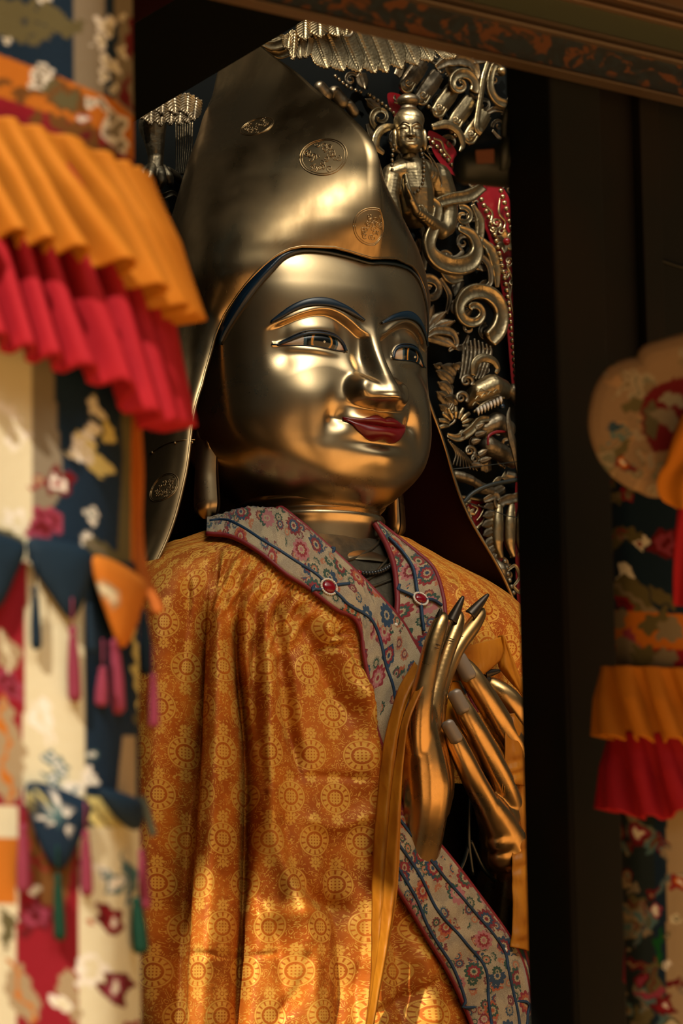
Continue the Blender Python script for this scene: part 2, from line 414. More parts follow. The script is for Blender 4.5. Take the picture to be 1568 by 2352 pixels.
# pillar and the dark panelled front beyond it
pc = loc(PD(1296, 1200, 8.72)) / mk
def bevbox(name, x0, x1, f0, f1, z0, z1, m, bev=.012):
    o = slab(name, x0, x1, f0, f1, z0, z1, m); b = o.modifiers.new('b', 'BEVEL'); b.width = bev; b.segments = 3; return o
bevbox('pillar', pc[0] - .088, pc[0] + .088, pc[1] - .085, pc[1] + .085, 0, 4.9, M_wood.m)
_rx = (PL(1700, 1176, pc[1] * mk) / mk)[0]
slab('wall_front', pc[0] + .08, _rx, pc[1] - .10, pc[1] - .04, 0, 4.4, M_wood.m)
q = loc(PD(1560, 400, 9.0)) / mk
bevbox('trim_1', q[0] - .02, q[0] + .05, pc[1] - .04, pc[1] - .01, 2.6, 4.6, M_wood.m, .006)
t2_ = struct('trim_2', *tube(spl(np.array([L(*(PL(x, y, pc[1] * mk - 24))) for x, y in ((1512, 596), (1535, 604), (1560, 612), (1600, 622))]), 12), .006, 8), M_wood.m, True)
# painted beam: a board carved with mouldings, running along the front
FB = (pc[1] + .16) * mk
M_paint = Mat('painted_cloud_pattern', lin(120, 70, 26), 0, .5)
_mp = M_paint.nt.nodes.new('ShaderNodeMapping'); M_paint.nt.links.new(M_paint.uv(), _mp.inputs[0]); _mp.inputs['Scale'].default_value = (.45, .8, 1)
_n = M_paint.tex('Noise', 2.6, _mp.outputs[0], Detail=2.5, Distortion=2.2); _f = M_paint.x(_n.outputs['Fac'])
_n2 = M_paint.tex('Noise', 5.5, _mp.outputs[0], Detail=2.0, Distortion=1.5)
M_paint.set('Base Color', M_paint.mix(_f.step(.49, .54), M_paint.mix(M_paint.x(_n2.outputs['Fac']).step(.46, .56), lin(16, 22, 25), lin(20, 32, 40)), M_paint.mix(M_paint.x(_n2.outputs['Fac']).step(.52, .6), lin(84, 48, 18), lin(40, 30, 20))))
M_mould = Mat('brown_moulding', lin(66, 54, 44), 0, .38); M_olive = Mat('olive_board', lin(48, 54, 38), 0, .5); M_ochre = Mat('ochre_moulding', lin(76, 58, 44), 0, .4)
def zof(y, f): return PL(1568, y, f)[2]
x0_, x1_ = -3.4 * mk, 4.6 * mk
def beam_strip(name, prof, m):                          # prof: (py at px 1568, f) from bottom to top, closed to the back
    pf = [(f, zof(y, f)) for y, f in prof]; nx = 60; V = []; uv = []
    for x in np.linspace(x0_, x1_, nx):
        for f, z in pf: V.append(L(x, f, z)); uv.append((x / 100, z / 100))
    n = len(pf); F = gridF(nx, n)
    b = len(V); 
    for x in (x0_, x1_):
        V += [L(x, FB - 30, pf[0][1]), L(x, FB - 30, pf[-1][1])]; uv += [(0, 0), (0, 0)]
    F += [(0, (nx - 1) * n, b + 2, b), (n - 1, b + 1, b + 3, (nx - 1) * n + n - 1)]
    return struct(name, V, F, m, True, uv=uv)
def arcp(y0, y1, f, d, n=8): return [(y0 + (y1 - y0) * t, f + d * math.sin(PI * t)) for t in np.linspace(0, 1, n)]
beam_strip('beam_lip', arcp(230, 220, FB, 7), M_mould.m); beam_strip('beam', [(220, FB - 4), (190, FB - 4), (152, FB - 4)], M_paint.m)
beam_strip('beam_moulding', arcp(152, 130, FB - 2, 14) + arcp(129, 120, FB + 4, 8), M_mould.m); beam_strip('beam_board', [(120, FB + 8), (95, FB + 8), (70, FB + 8)], M_olive.m)
beam_strip('beam_cornice', arcp(70, 46, FB + 8, 18) + arcp(45, 20, FB + 18, 20) + [(18, FB + 22), (0, FB + 22)] + arcp(0, -60, FB + 24, 20), M_ochre.m); beam_strip('beam_cap', [(-60, FB + 24), (-160, FB + 24)], M_wood.m)
# unseen slab added above the frame to shade the pillar and the right banner
struct('sun_block_right', *box((1.335, 6.8, 4.72), (1.885, 1.85, .05)), M_wood.m)
_lx = (PL(282, 1176, pc[1] * mk) / mk)[0]
slab('bounce_block_left', -8.4, _lx, pc[1] - .05, pc[1] + .05, 0, 4.6, M_wall.m)  # unseen wall added to keep bright courtyard reflections off the left flap
def sunward(px_, py_, dep):                                  # where the sun's ray to a spot on the robe crosses the front, metres
    p = loc(PD(px_, py_, dep)) / mk; s = np.array(SUNV); h = np.array([s @ U, s @ N, s[2]]); t = (pc[1] - p[1]) / h[1]; return p + h * t + np.array([0, 0, O[2]])
_a, _b, _c, _d = sunward(120, 2200, 10.95), sunward(432, 2200, 10.98), sunward(668, 2200, 11.05), sunward(850, 2200, 11.28)
_zt = sunward(530, 1985, 10.98)[2]; slab('sun_block_upper', -8.4, -1.75, pc[1] - .05, pc[1] + .05, _zt, 11.5, M_wall.m)  # unseen slab added to keep the sun off the head and chest
slab('sun_block_post', _a[0], _b[0], pc[1] - .04, pc[1] + .04, 4.5, _zt + .1, M_wall.m); slab('sun_block_drop', _c[0], _d[0], pc[1] - .04, pc[1] + .04, _c[2], _zt + .1, M_wall.m)  # unseen slabs added to trim the sun patch on the robe
# hanging canopy over the hat
M_canopy = Mat('dark_embroidered_canopy', lin(20, 25, 26), 0, .9, .1)
_v = M_canopy.tex('Noise', 5.0, None, Detail=2.0, Distortion=3.0); _f = M_canopy.x(_v.outputs['Fac']); _l = ((_f * 8.0).fract() - .5).abs().step(.12, .05)
M_canopy.set('Base Color', M_canopy.mix(_l * .5, lin(4, 9, 11), lin(14, 18, 18)))
M_redwood = Mat('dark_red_board', lin(66, 24, 20), 0, .5)
canopy = thing('ceiling_canopy', PD(560, 60, 10.4), 'dark embroidered canopy hanging over the peak of the pointed hat', 'canopy')
a, b = PD(300, 284, 11.1), PD(745, 20, 10.0); up = ZV * .05
e1 = np.array([a, a + (b - a) * .55, b, b + (b - a) * .25]); Vv = []
for p, wc in zip(e1, (.3, .65, .95, 1.0)): Vv += [p, p - U * wc, p - U * wc + up, p + up]
Fv = [(0, 1, 2, 3)[::-1], (12, 13, 14, 15)] + [(i * 4 + j, i * 4 + (j + 1) % 4, i * 4 + 4 + (j + 1) % 4, i * 4 + 4 + j) for i in range(3) for j in range(4)]
obj('canopy_cloth', Vv, Fv, M_canopy.m, canopy, False)
obj('canopy_edge', *tube(np.array([p + up * .3 for p in e1]), .010, 8), M_canopy.m, canopy)
bp = [PD(300, 58, 9.7), PD(420, -12, 9.5), PD(420, -60, 9.5), PD(240, -60, 9.7), PD(240, 92, 9.8)]
obj('canopy_border', [p for p in bp] + [p + ZV * .04 + N * -.02 for p in bp], [(0, 1, 2, 3, 4), (9, 8, 7, 6, 5)] + [(i, (i + 1) % 5, (i + 1) % 5 + 5, i + 5) for i in range(5)], M_redwood.m, canopy, False)
# spotlight on a bent arm
lamp = thing('spotlight', PD(1130, 380, 8.9), 'dark bell-shaped spotlight on a curved arm beside the black pillar', 'lamp')
def S(x, y, d=8.9): return PD(x, y, d)
prof = [(1046, 388, 3), (1050, 388, 30), (1060, 386, 38), (1090, 380, 46), (1120, 377, 52), (1150, 375, 57), (1172, 375, 58), (1180, 375, 40), (1182, 375, 3)]
P_ = np.array([S(x, y, 8.88 + (x - 1046) * .0004) for x, y, r in prof]); obj('lamp_shade', *tube(P_, np.array([r for *_, r in prof]) / FPX * 8.9, 32), M_black.m, lamp)
ar = spl(np.array([S(1160, 330), S(1158, 285), S(1172, 240), S(1205, 215), S(1255, 200), S(1310, 182)]), 40)
obj('lamp_arm', *tube(ar, 9 / FPX * 8.9, 12), M_black.m, lamp)
obj('bracket', *tube(np.array([S(1160, 318, 8.83), S(1158, 345, 8.82), S(1156, 392, 8.82)]), 11 / FPX * 8.9, 10), M_black.m, lamp)
M_label = Mat('rust_label', lin(96, 50, 24), 0, .5)
lb_ = obj('label', [S(1092, 346, 8.833), S(1134, 343, 8.826), S(1135, 375, 8.824), S(1094, 376, 8.831)], [(0, 1, 2, 3)], M_label.m, lamp, False); lb_['label'] = 'small rust-coloured square on the shade'; solid(lb_, .004, 0)
# ---------------------------------------------------------------- the great statue: head
statue = thing('buddhist_master_statue', L(0, 0, -1750), 'colossal gilded statue with a smiling face, tall pointed hat and raised hands', 'statue')
FT = [(360, 180, 80), (300, 240, 150), (228, 287, 214), (150, 298, 240), (50, 299, 241), (0, 299, 239), (-60, 300, 242), (-110, 301, 248),
      (-163, 299, 252), (-200, 288, 254), (-235, 266, 256), (-265, 236, 250), (-290, 204, 238), (-312, 176, 218), (-330, 152, 192), (-345, 138, 168)]
NE = 2.15
def f_ab(Z): return tab(FT, Z)
def P2(d, r, p): return np.exp(-(np.abs(d) / r) ** p)
# brow and eye curves in (|x|, z) on the face, one side
BROW_PX = [(620, 738), (640, 722), (665, 704), (695, 690), (725, 684), (755, 686), (785, 698), (810, 713), (834, 735)]
BROW_LO = [(619, 741), (645, 729), (674, 714), (700, 705), (730, 702), (760, 705), (788, 714), (811, 725), (834, 738)]
RIDGE = [(606, 752), (650, 738), (690, 722), (725, 713), (755, 713), (782, 724), (806, 742), (828, 762), (846, 772)]
EYE_UP = [(640, 792), (660, 785), (680, 776), (702, 769), (730, 767), (757, 770), (778, 777), (791, 789), (797, 806)]
EYE_LO = [(640, 792), (665, 791), (690, 791), (720, 793), (750, 798), (775, 803), (797, 806)]
def base_F(Xs, Z):
    a, b = f_ab(Z); return b * np.clip(1 - (np.abs(Xs) / a) ** NE, 0, 1) ** (1 / NE)
def onbase(px, py, fn):                                # march a sight line to the front surface F = fn(x, z); local units
    d = ray(px, py); t = 11.2; prev = None
    ts = np.linspace(11.2, 12.6, 1400)
    q = loc(CAM + ts[:, None] * d); s = q[:, 1] - fn(q[:, 0], q[:, 2])
    a, _ = f_ab(q[:, 2]); s = np.where(np.abs(q[:, 0]) > a * .999, 1e3, s)
    i = int(np.argmax(s < 0)); return q[i] if s.min() < 0 else q[int(np.argmin(np.abs(s)))]
def lift(pts): 
    q = np.array([onbase(x, y, base_F) for x, y in pts]); return np.stack([np.abs(q[:, 0]), q[:, 2]], 1)
brow_u, brow_l, ridge, eye_u, eye_l = (spl(lift(p), 40) for p in (BROW_PX, BROW_LO, RIDGE, EYE_UP, EYE_LO))
def curve_z(c, x):
    o = np.argsort(c[:, 0]); return np.interp(x, c[o, 0], c[o, 1])
E_IN, E_OUT = eye_u[-1, 0], eye_u[0, 0]
def relief(Xs, Z):
    ax = np.abs(Xs)
    # nose: ridge, bulb, wings
    h, wd = tab([(120, 0, 20), (75, 4, 20), (50, 9, 20), (20, 19, 21), (-20, 36, 25), (-60, 56, 33), (-88, 70, 42), (-104, 72, 46), (-118, 64, 46), (-126, 34, 44), (-133, 6, 40), (-142, 0, 40)], Z)
    ridge_h = h * np.exp(-(ax / (wd * 1.12)) ** 2.3)
    wing = 42 * np.exp(-(((ax - 50) / 31) ** 2 + ((Z + 94) / 34) ** 2) ** 2.2) * (1 - .9 * sst(-Z, 119, 131))
    nose = (np.clip(ridge_h, 0, None) ** 3 + wing ** 3) ** (1 / 3)
    side = 10 * np.exp(-((ax - 62) / 26) ** 2 - ((Z + 35) / 60) ** 2)
    # sockets under the brow rim
    rz = curve_z(ridge, ax); inx = sst(ax, ridge[:, 0].min() - 2, ridge[:, 0].min() + 22) * (1 - sst(ax, ridge[:, 0].max() - 45, ridge[:, 0].max() + 5))
    below = rz - Z
    sock = -15 * sst(below, -3, 12) * (1 - sst(below, 60, 130)) * inx
    rim = 3.5 * np.exp(-((below + 5) / 9) ** 2) * inx
    eu, el = curve_z(eye_u, ax), curve_z(eye_l, ax); ex = sst(ax, E_IN - 6, E_IN + 30) * (1 - sst(ax, E_OUT - 30, E_OUT + 6))
    mid = (E_IN + E_OUT) / 2
    lid = 13 * np.exp(-((ax - mid) / 62) ** 2 - ((Z - (eu + 12)) / 26) ** 2) + 7 * np.exp(-((ax - mid) / 62) ** 2 - ((Z - (el - 7)) / 11) ** 2)
    inside = sst(eu - Z, -1, 4) * sst(Z - el, -1, 4) * (ax > E_IN) * (ax < E_OUT)
    hole = -9 * inside
    edge = 3.0 * np.exp(-((Z - eu - 3) / 4.0) ** 2) * (ax > E_IN - 3) * (ax < E_OUT + 10)
    # mouth: bolster, corners, philtrum; chin
    m = 14 * np.exp(-(ax / 78) ** 2.4 - ((Z + 172) / 44) ** 2.0)
    up = 9 * P2(ax, 74, 4) * np.exp(-((Z + 158 + .0004 * ax ** 2) / 15) ** 2)
    lo = 9 * P2(ax, 48, 3) * np.exp(-((Z + 188) / 14) ** 2)
    cut = -7 * P2(ax, 86, 6) * np.exp(-((Z + 172 - .0012 * ax ** 2) / 4.5) ** 2)
    corner = -13 * np.exp(-(((ax - 104) / 20) ** 2 + ((Z + 158) / 22) ** 2))
    phil = -5 * np.exp(-(ax / 12) ** 2) * np.exp(-((Z + 143) / 12) ** 2)
    crease = -9 * np.exp(-(ax / 58) ** 2 - ((Z + 212) / 13) ** 2)
    chin = 13 * np.exp(-(ax / 56) ** 2 - ((Z + 243) / 30) ** 2)
    cheek = 11 * np.exp(-((ax - 170) / 62) ** 2 - ((Z + 105) / 62) ** 2)
    smile = -7 * np.exp(-((ax - (112 + (-(Z + 120)) * .25)) / 20) ** 2) * np.exp(-((Z + 150) / 52) ** 2)
    return nose + side + sock + rim + lid * ex + hole + edge + m + up + lo + cut + corner + phil + crease + chin + cheek + smile
def face_F(Xs, Z): return base_F(Xs, Z) + relief(Xs, Z)
def face_pts(X_, Z_, off=0.0):
    return np.stack([X_, face_F(X_, Z_) + off, Z_], -1)
# head skin: fine in front, coarser behind
tt = np.concatenate([np.linspace(-PI, -1.45, 40, endpoint=False), np.linspace(-1.45, 1.45, 420, endpoint=False), np.linspace(1.45, PI, 40, endpoint=False)])
zz = np.concatenate([np.linspace(360, 110, 70, endpoint=False), np.linspace(110, -262, 300, endpoint=False), np.linspace(-262, -345, 34)])
Zg, Tg = np.meshgrid(zz, tt, indexing='ij')
ag, bg = f_ab(Zg); s_, c_ = np.sin(Tg), np.cos(Tg); sg = lambda v, p: np.sign(v) * np.abs(v) ** p
Xg = ag * sg(s_, 2 / NE); Fg = np.where(c_ > 0, bg, ag * .8) * sg(c_, 2 / NE)
Fg = Fg + relief(Xg, Zg) * sst(c_, .10, .32)
head_V = Lv(np.stack([Xg, Fg, Zg], -1).reshape(-1, 3)); head_F = gridF(len(zz), len(tt), True) + [tuple(range(len(tt)))]
head = obj('face', head_V, head_F, M_face.m, statue)
head_tree = bvh(head_V, head_F)

def strip(name, A, B, n, m, off, mat, par, side=1, th=None, bulge=0.0):   # patch of skin between two (|x|, z) curves
    A, B = spl(A, n), spl(B, n); t = np.linspace(0, 1, m)[:, None, None]
    G = A[None] * (1 - t) + B[None] * t
    pts = face_pts(G[..., 0] * side, G[..., 1], off + bulge * (np.sin(PI * t[..., 0]) ** .8) * np.ones(n))
    V = Lv(pts.reshape(-1, 3)); o = obj(name, V, gridF(m, n), mat, par)
    solid(o, K * 4, 0) if th is None else solid(o, th, 0)
    return o
M_eye = Mat('painted_eye', (1, 1, 1), 0, .16); _a = M_eye.nt.nodes.new('ShaderNodeAttribute'); _a.attribute_name = 'Col'; M_eye.set('Base Color', _a.outputs['Color'])
GAZE = {-1: (741, 783), 1: (949, 818)}
for side in (-1, 1):
    strip('eyebrow', brow_u, brow_l, 60, 8, 1.5, M_teal.m, head, side, bulge=3)
    # eyeball patch with the painted iris
    n, m_ = 170, 46
    A, B = spl(eye_u, n), spl(eye_l, n); t = np.linspace(0, 1, m_)[:, None, None]; G = A[None] * (1 - t) + B[None] * t
    ctr = (E_IN + E_OUT) / 2
    Fp = base_F(G[..., 0], G[..., 1]) - 15 * .75 + 9 * np.exp(-((G[..., 0] - ctr) / 55) ** 2) + 3.5 * np.sin(PI * t[..., 0])
    pts = np.stack([G[..., 0] * side, Fp, G[..., 1]], -1); V = Lv(pts.reshape(-1, 3))
    gz = GAZE[side]; px = proj(V); 
    # iris centre on the surface
    k0 = int(np.argmin(np.hypot(px[:, 0] - gz[0], px[:, 1] - gz[1]))); q = loc(V); d = np.hypot((q[:, 0] - q[k0, 0]) * 1.0, q[:, 2] - q[k0, 2])
    R = 37.0
    col = np.tile(lin(178, 164, 148), (len(V), 1))
    fx = (G[..., 0].ravel() - E_IN) / (E_OUT - E_IN)
    pk = np.clip(np.maximum(1 - fx / .10, (fx - .82) / .18), 0, 1)[:, None]; col = col * (1 - pk) + np.array(lin(150, 60, 40)) * pk
    for r, c in ((R + 3, (58, 78, 88)), (R - 3, (10, 22, 26)), (R - 11, (30, 62, 56)), (R - 12, (190, 128, 52)), (R - 16, (40, 66, 60)), (R - 18, (8, 18, 20)), (R - 25, (6, 12, 14))):
        col[d < r] = lin(*c)
    hd = np.hypot(px[:, 0] - gz[0] - 4, px[:, 1] - gz[1] - 2); col[hd < 2.6] = lin(190, 180, 150)  # small highlight dot painted into the eye colour
    obj('eye', V, gridF(m_, n), None, head, col=col, mats=[M_eye.m])
    # lid lines
    for off_z, r, mm in ((2.0, 2.6, M_teal.m), (9.0, 1.3, M_teal.m)):
        c = spl(eye_u, 60).copy(); u_ = np.linspace(0, 1, 60); c[:, 1] += off_z * (np.sin(PI * np.clip(u_ * .9 + .1, 0, 1)) ** .5)
        if off_z < 5: c = np.vstack([[E_OUT + 12, eye_u[0, 1] + 1.0], c])
        pts = face_pts(c[:, 0] * side, c[:, 1], 2.0); rr = np.full(len(c), r) ; rr[:6] *= np.linspace(.3, 1, 6)
        obj('lid_line', *tube(Lv(pts), rr * K * (1.5 if off_z < 5 else 1), 8), mm, head)
    c = spl(eye_l, 40); pts = face_pts(c[:, 0] * side, c[:, 1] - 1.0, 1.5); obj('lower_lid_line', *tube(Lv(pts), 1.1 * K, 6), M_teal.m, head)
# lips
LU = [(91, -158), (76, -161), (58, -162), (42, -158), (28, -153), (17, -151), (8, -154), (0, -158)]
LM = [(91, -159), (70, -167), (45, -173), (20, -175), (0, -175)]
LL = [(90, -161), (76, -172), (66, -184), (52, -196), (38, -204), (22, -206), (10, -202), (0, -200)]
def full(c, n):
    c = spl(c, n); return np.vstack([c * [-1, 1], c[::-1][1:]])
for nm, a, b in (('upper_lip', LU, LM), ('lower_lip', LM, LL)):
    A, B = full(a, 36), full(b, 36); t = np.linspace(0, 1, 14)[:, None, None]; G = A[None] * (1 - t) + B[None] * t
    w_ = np.sin(PI * np.linspace(0, 1, len(A))) ** .7
    pts = face_pts(G[..., 0], G[..., 1], 2.2 + 5.0 * (np.sin(PI * t[..., 0]) ** .7) * w_[None])
    o = obj(nm, Lv(pts.reshape(-1, 3)), gridF(14, len(A)), M_lip.m, head); solid(o, K * 3, -1)
# neck with its two folds
zz = np.linspace(-285, -470, 60); tt = np.linspace(-PI, PI, 96, endpoint=False); Zg, Tg = np.meshgrid(zz, tt, indexing='ij')
Rn = 158 + 9 * np.exp(-((Zg + 320) / 12) ** 2) - 7 * np.exp(-((Zg + 342) / 7) ** 2) + 5 * np.exp(-((Zg + 358) / 12) ** 2) + 55 * sst(-Zg, 415, 475)
V = Lv(np.stack([Rn * 1.03 * np.sin(Tg), 18 + Rn * np.cos(Tg), Zg], -1).reshape(-1, 3))
neck_ = obj('neck', V, gridF(len(zz), len(tt), True), M_face.m, statue)
# ears: shell with helix ridges and a long lobe
for side in (-1, 1):
    n, m_ = 60, 26
    v = np.linspace(0, 1, n)[:, None]; u_ = np.linspace(-1, 1, m_)[None]
    z = 45 - 415 * v + 0 * u_
    half = np.interp(v, [0, .06, .2, .38, .55, .75, .92, .98, 1], [4, 34, 52, 50, 34, 30, 34, 26, 3]) + 0 * u_
    fc = np.interp(v, [0, .3, .6, 1], [-30, -38, -20, -18]) + 0 * u_
    f = fc + half * u_
    thick = np.interp(v, [0, .5, .62, .8, .95, 1], [8, 16, 20, 28, 30, 8]) + 0 * u_
    ridge_ = 9 * np.exp(-((np.abs(u_) - .78) / .16) ** 2) + 8 * np.exp(-((u_ - .05 - .5 * np.sin(v * 6)) / .15) ** 2) * (v < .55)
    x = 268 + 18 * (1 - u_ ** 2) * .4 + (ridge_ if True else 0) * (v < .6) + thick * np.sqrt(np.clip(1 - u_ ** 2, 0, 1))
    xi = 268 - thick * .6 * np.sqrt(np.clip(1 - u_ ** 2, 0, 1)) + 0 * v
    mb = MB(); mb.add(Lv(np.stack([side * x, f, z], -1).reshape(-1, 3)), gridF(n, m_)); mb.add(Lv(np.stack([side * xi, f, z], -1).reshape(-1, 3)), gridF(n, m_))
    ear = mb.build('ear', M_face.m, statue); fuse_v = ear.modifiers.new('s', 'SMOOTH'); fuse_v.iterations = 3
# ---------------------------------------------------------------- the hat
HT = [  # z, half width, front b, back b, centre F
    (862, 5, 6, 5, -262), (820, 12, 100, 10, -270), (765, 26, 185, 18, -276), (700, 56, 252, 44, -252), (650, 98, 280, 72, -220), (579, 158, 318, 112, -160), (493, 228, 345, 152, -100), (388, 284, 323, 204, -58),
    (297, 326, 293, 232, -33), (228, 340, 260, 242, -23), (150, 356, 226, 256, -10), (50, 376, 164, 264, 0), (0, 386, 138, 266, 0),
    (-100, 400, 112, 270, 0), (-200, 424, 108, 274, 0), (-300, 456, 120, 270, 0), (-400, 510, 140, 262, 0), (-480, 556, 150, 250, 0), (-560, 600, 150, 240, 0)]
LT = [(240, 300, 128), (200, 300, 108), (100, 303, 66), (0, 313, 58), (-130, 365, 62), (-300, 415, 85), (-450, 493, 120), (-560, 557, 118)]   # front edge of the flaps: z, half width, f
_tk = [0, 30, 60, 95, 130, 180]
def _basis(i, t): return tab([(k, 1.0 if j == i else 0.0) for j, k in enumerate(_tk)], t)
def hat_pt(t, Z, off=0.0):
    Z = Z + 0.0 * t; a, bf, bb, fc = tab(HT, Z); a = a + off; bf = bf + off; bb = bb + off
    s_, c_ = np.sin(t), np.cos(t); ab = np.abs(s_)
    p1 = np.interp(Z, [90, 240, 310, 420], [2.0, 1.8, 1.45, 1.15]); p2 = np.interp(Z, [90, 240, 310, 420], [.5, .54, .63, .76])
    X_ = a * s_
    F_ = fc + np.where(c_ > 0, bf * np.clip(1 - ab ** p1, 0, 1) ** p2, bb * c_)
    F_ = F_ + 11 * np.exp(-ab / .07) * sst(Z, 170, 240) * (1 - sst(Z, 420, 560)) * (c_ > 0)
    lf, g = tab(LT, np.clip(Z, -560, 240)); lf = lf + off; td = np.degrees(np.abs(t))
    KX = [0 * a, .62 * lf, lf, .955 * a, .84 * a, 0 * a]; rc = sst(-Z, -130, 10)
    KF = [bf * (1 - rc) + rc * (g - 70), (.45 * bf + .55 * g + 20) * (1 - rc) + rc * (g - 45), g, -.34 * bb, -.78 * bb, -bb]
    X2 = sum(_basis(i, td) * k for i, k in enumerate(KX)) * np.sign(t); F2 = sum(_basis(i, td) * k for i, k in enumerate(KF))
    w_ = sst(-Z, -235, -70)
    return np.stack([X_ * (1 - w_) + X2 * w_, F_ * (1 - w_) + F2 * w_, Z], -1)
zz = np.linspace(861, -560, 300); tt = np.linspace(-PI, PI, 300, endpoint=False); Zg, Tg = np.meshgrid(zz, tt, indexing='ij')
hat_full = Lv(hat_pt(Tg, Zg).reshape(-1, 3)); hat_tree = bvh(hat_full, gridF(300, 300, True))
EDGE = [(845, 592), (822, 583), (800, 576), (770, 568), (735, 564), (700, 565), (670, 570), (640, 583), (612, 603), (580, 634), (552, 668), (527, 704), (507, 740), (491, 780), (477, 832), (464, 880), (455, 945), (448, 1010), (443, 1060), (437, 1110), (421, 1170), (401, 1225), (372, 1278), (346, 1312)]
ed = []
for px, py in EDGE:
    q = loc(cast(hat_tree, px, py)); ed.append(q)
ed = np.array(ed)
def tz(q):                                              # parameters of a point of the hat
    best = None
    t = np.linspace(-PI, 0, 1500); P = hat_pt(t, np.full(1500, q[2])); i = int(np.argmin(np.hypot(P[:, 0] - q[0], P[:, 1] - q[1]))); return t[i], q[2]
edge_tz = np.array([tz(q) for q in ed]); edge_tz[0, 0] = 0.0
edge_tz = spl(edge_tz, 150)
edge_tz[:, 0] = np.minimum(edge_tz[:, 0], 0)
_cl = -math.radians(60) * sst(-edge_tz[:, 1], -60, 20); edge_tz[:, 0] = np.where(edge_tz[:, 1] < 60, np.minimum(edge_tz[:, 0], _cl), edge_tz[:, 0])
def hat_grid(off, nw=70):
    rows = []
    es = np.vstack([edge_tz, edge_tz[::-1][1:-1] * [-1, 1]])  # left side then the right one, closed at the front; open below
    L_ = edge_tz; R_ = edge_tz * [-1, 1]
    seq = np.vstack([L_[::-1], R_[1:]])                       # left tip -> brow -> right tip
    h = len(L_)
    s = np.abs(np.arange(len(seq)) - (h - 1)) / (h - 1)       # 0 at the brow, 1 at the tips
    sd = np.sign(np.arange(len(seq)) - (h - 1))
    w_ = np.linspace(0, 1, nw)
    # target of each line: along the crown's crest, then down the back
    zt = np.interp(s, [0, .34, .6, .8, 1], [861, 861, 600, 150, -330]); tt_ = np.where(s < .34, np.interp(s, [0, .34], [0, PI]), PI)
    T = seq[None, :, 0] * (1 - w_[:, None]) + (sd * tt_)[None] * w_[:, None]
    Z = seq[None, :, 1] * (1 - w_[:, None]) + zt[None] * w_[:, None]
    return hat_pt(T, Z, off), len(seq)
G, nseq = hat_grid(0.0)
hat = obj('pointed_hat', Lv(G.reshape(-1, 3)), gridF(70, nseq), M_hat.m, statue)
du_ = np.gradient(G, axis=1); dv_ = np.gradient(G, axis=0); nn = np.cross(du_, dv_); nn /= np.linalg.norm(nn, axis=2)[..., None] + 1e-9
ctr_ = np.zeros_like(G); ctr_[..., 1] = tab(HT, G[..., 2])[3] - 10; ctr_[..., 2] = G[..., 2]; nn *= np.sign(((ctr_ - G) * nn).sum(-1))[..., None]
Gi = G + nn * 6.0
lin_ = obj('hat_lining', Lv(Gi.reshape(-1, 3)), [f[::-1] for f in gridF(70, nseq) if max(Gi.reshape(-1, 3)[list(f), 2]) < 420], M_lining.m, statue); lin_['label'] = 'dark maroon lining inside the hat flaps'
rim = (G + nn * 3.0)[0]
obj('hat_rim', *tube(Lv(rim), 4.0 * K, 8), M_hat.m, hat)
# blue band of hair showing under the hat edge
bandc = np.array([cast(head_tree, x, y, 2 * K) for x, y in [(845, 603), (800, 590), (745, 578), (690, 575), (650, 588), (619, 617), (588, 651), (560, 688), (534, 728), (515, 762), (503, 790)]])
q = loc(bandc); q = np.vstack([q[::-1], (q * [-1, 1, 1])[1:]]); q = spl(q, 90)
wd = 9 * np.interp(np.abs(np.linspace(-1, 1, 90)), [0, .4, .75, 1], [.8, 1.1, 1.5, .9])
nr = np.array([head_tree.find_nearest(Vector(p))[1] for p in Lv(q)])
prof = [(-1, -.3), (-.6, .25), (0, .45), (.6, .25), (1, -.3)]
obj('hairline_band', *sweep(Lv(q), prof, nr, wd * K), M_teal.m, head)
# engraved roundels on the crown
def roundel(px, py, r, seed):
    c = cast(hat_tree, px, py); rng = np.random.default_rng(seed); mb = MB()
    h, n, _, _ = hat_tree.find_nearest(Vector(c)); n = np.array(n); n = n if n @ (CAM - c) > 0 else -n
    a = np.cross(n, ZV); a /= np.linalg.norm(a); b = np.cross(a, n)
    def curve(fn, rad, ns=60, closed=True):
        P = []
        for s in np.linspace(0, 1, ns):
            x, y = fn(s); w0 = c + K * (x * a + y * b); hh = hat_tree.find_nearest(Vector(w0))[0]; P.append(np.array(hh) + n * K * .3)
        mb.add(*tube(np.array(P), rad * K, 5))
    curve(lambda s: (r * math.cos(2 * PI * s), r * .93 * math.sin(2 * PI * s)), 1.5)
    curve(lambda s: (r * .9 * math.cos(2 * PI * s), r * .84 * math.sin(2 * PI * s)), 1.0)
    for i in range(26):
        rr = r * .78 * math.sqrt(rng.random()); an = rng.random() * 2 * PI; x0, y0 = rr * math.cos(an), rr * .93 * math.sin(an); q0 = rng.random() * 2 * PI; sp = rng.choice([-1, 1])
        curve(lambda s: (x0 + r * .15 * (1 - .8 * s) * math.cos(q0 + sp * s * 7), y0 + r * .15 * (1 - .8 * s) * math.sin(q0 + sp * s * 7)), 1.0, 16)
    mb.build('embossed_roundel', M_hat.m, hat)
roundel(742, 358, 54, 1); roundel(855, 520, 46, 2); roundel(590, 290, 40, 3); roundel(375, 1120, 40, 4)
# seam and rivets of the left flap
sm = spl(np.array([cast(hat_tree, x, y, 1.0 * K) for x, y in ((345, 1042), (380, 1020), (415, 1012), (447, 1010))]), 20)
obj('flap_seam', *tube(sm, 1.6 * K, 6), M_hat.m, hat)
for x, y in ((350, 1040), (402, 1018), (440, 1016)): obj('rivet', *ball(cast(hat_tree, x, y, 1 * K), 3.2 * K, 10, 7), M_hat.m, hat)
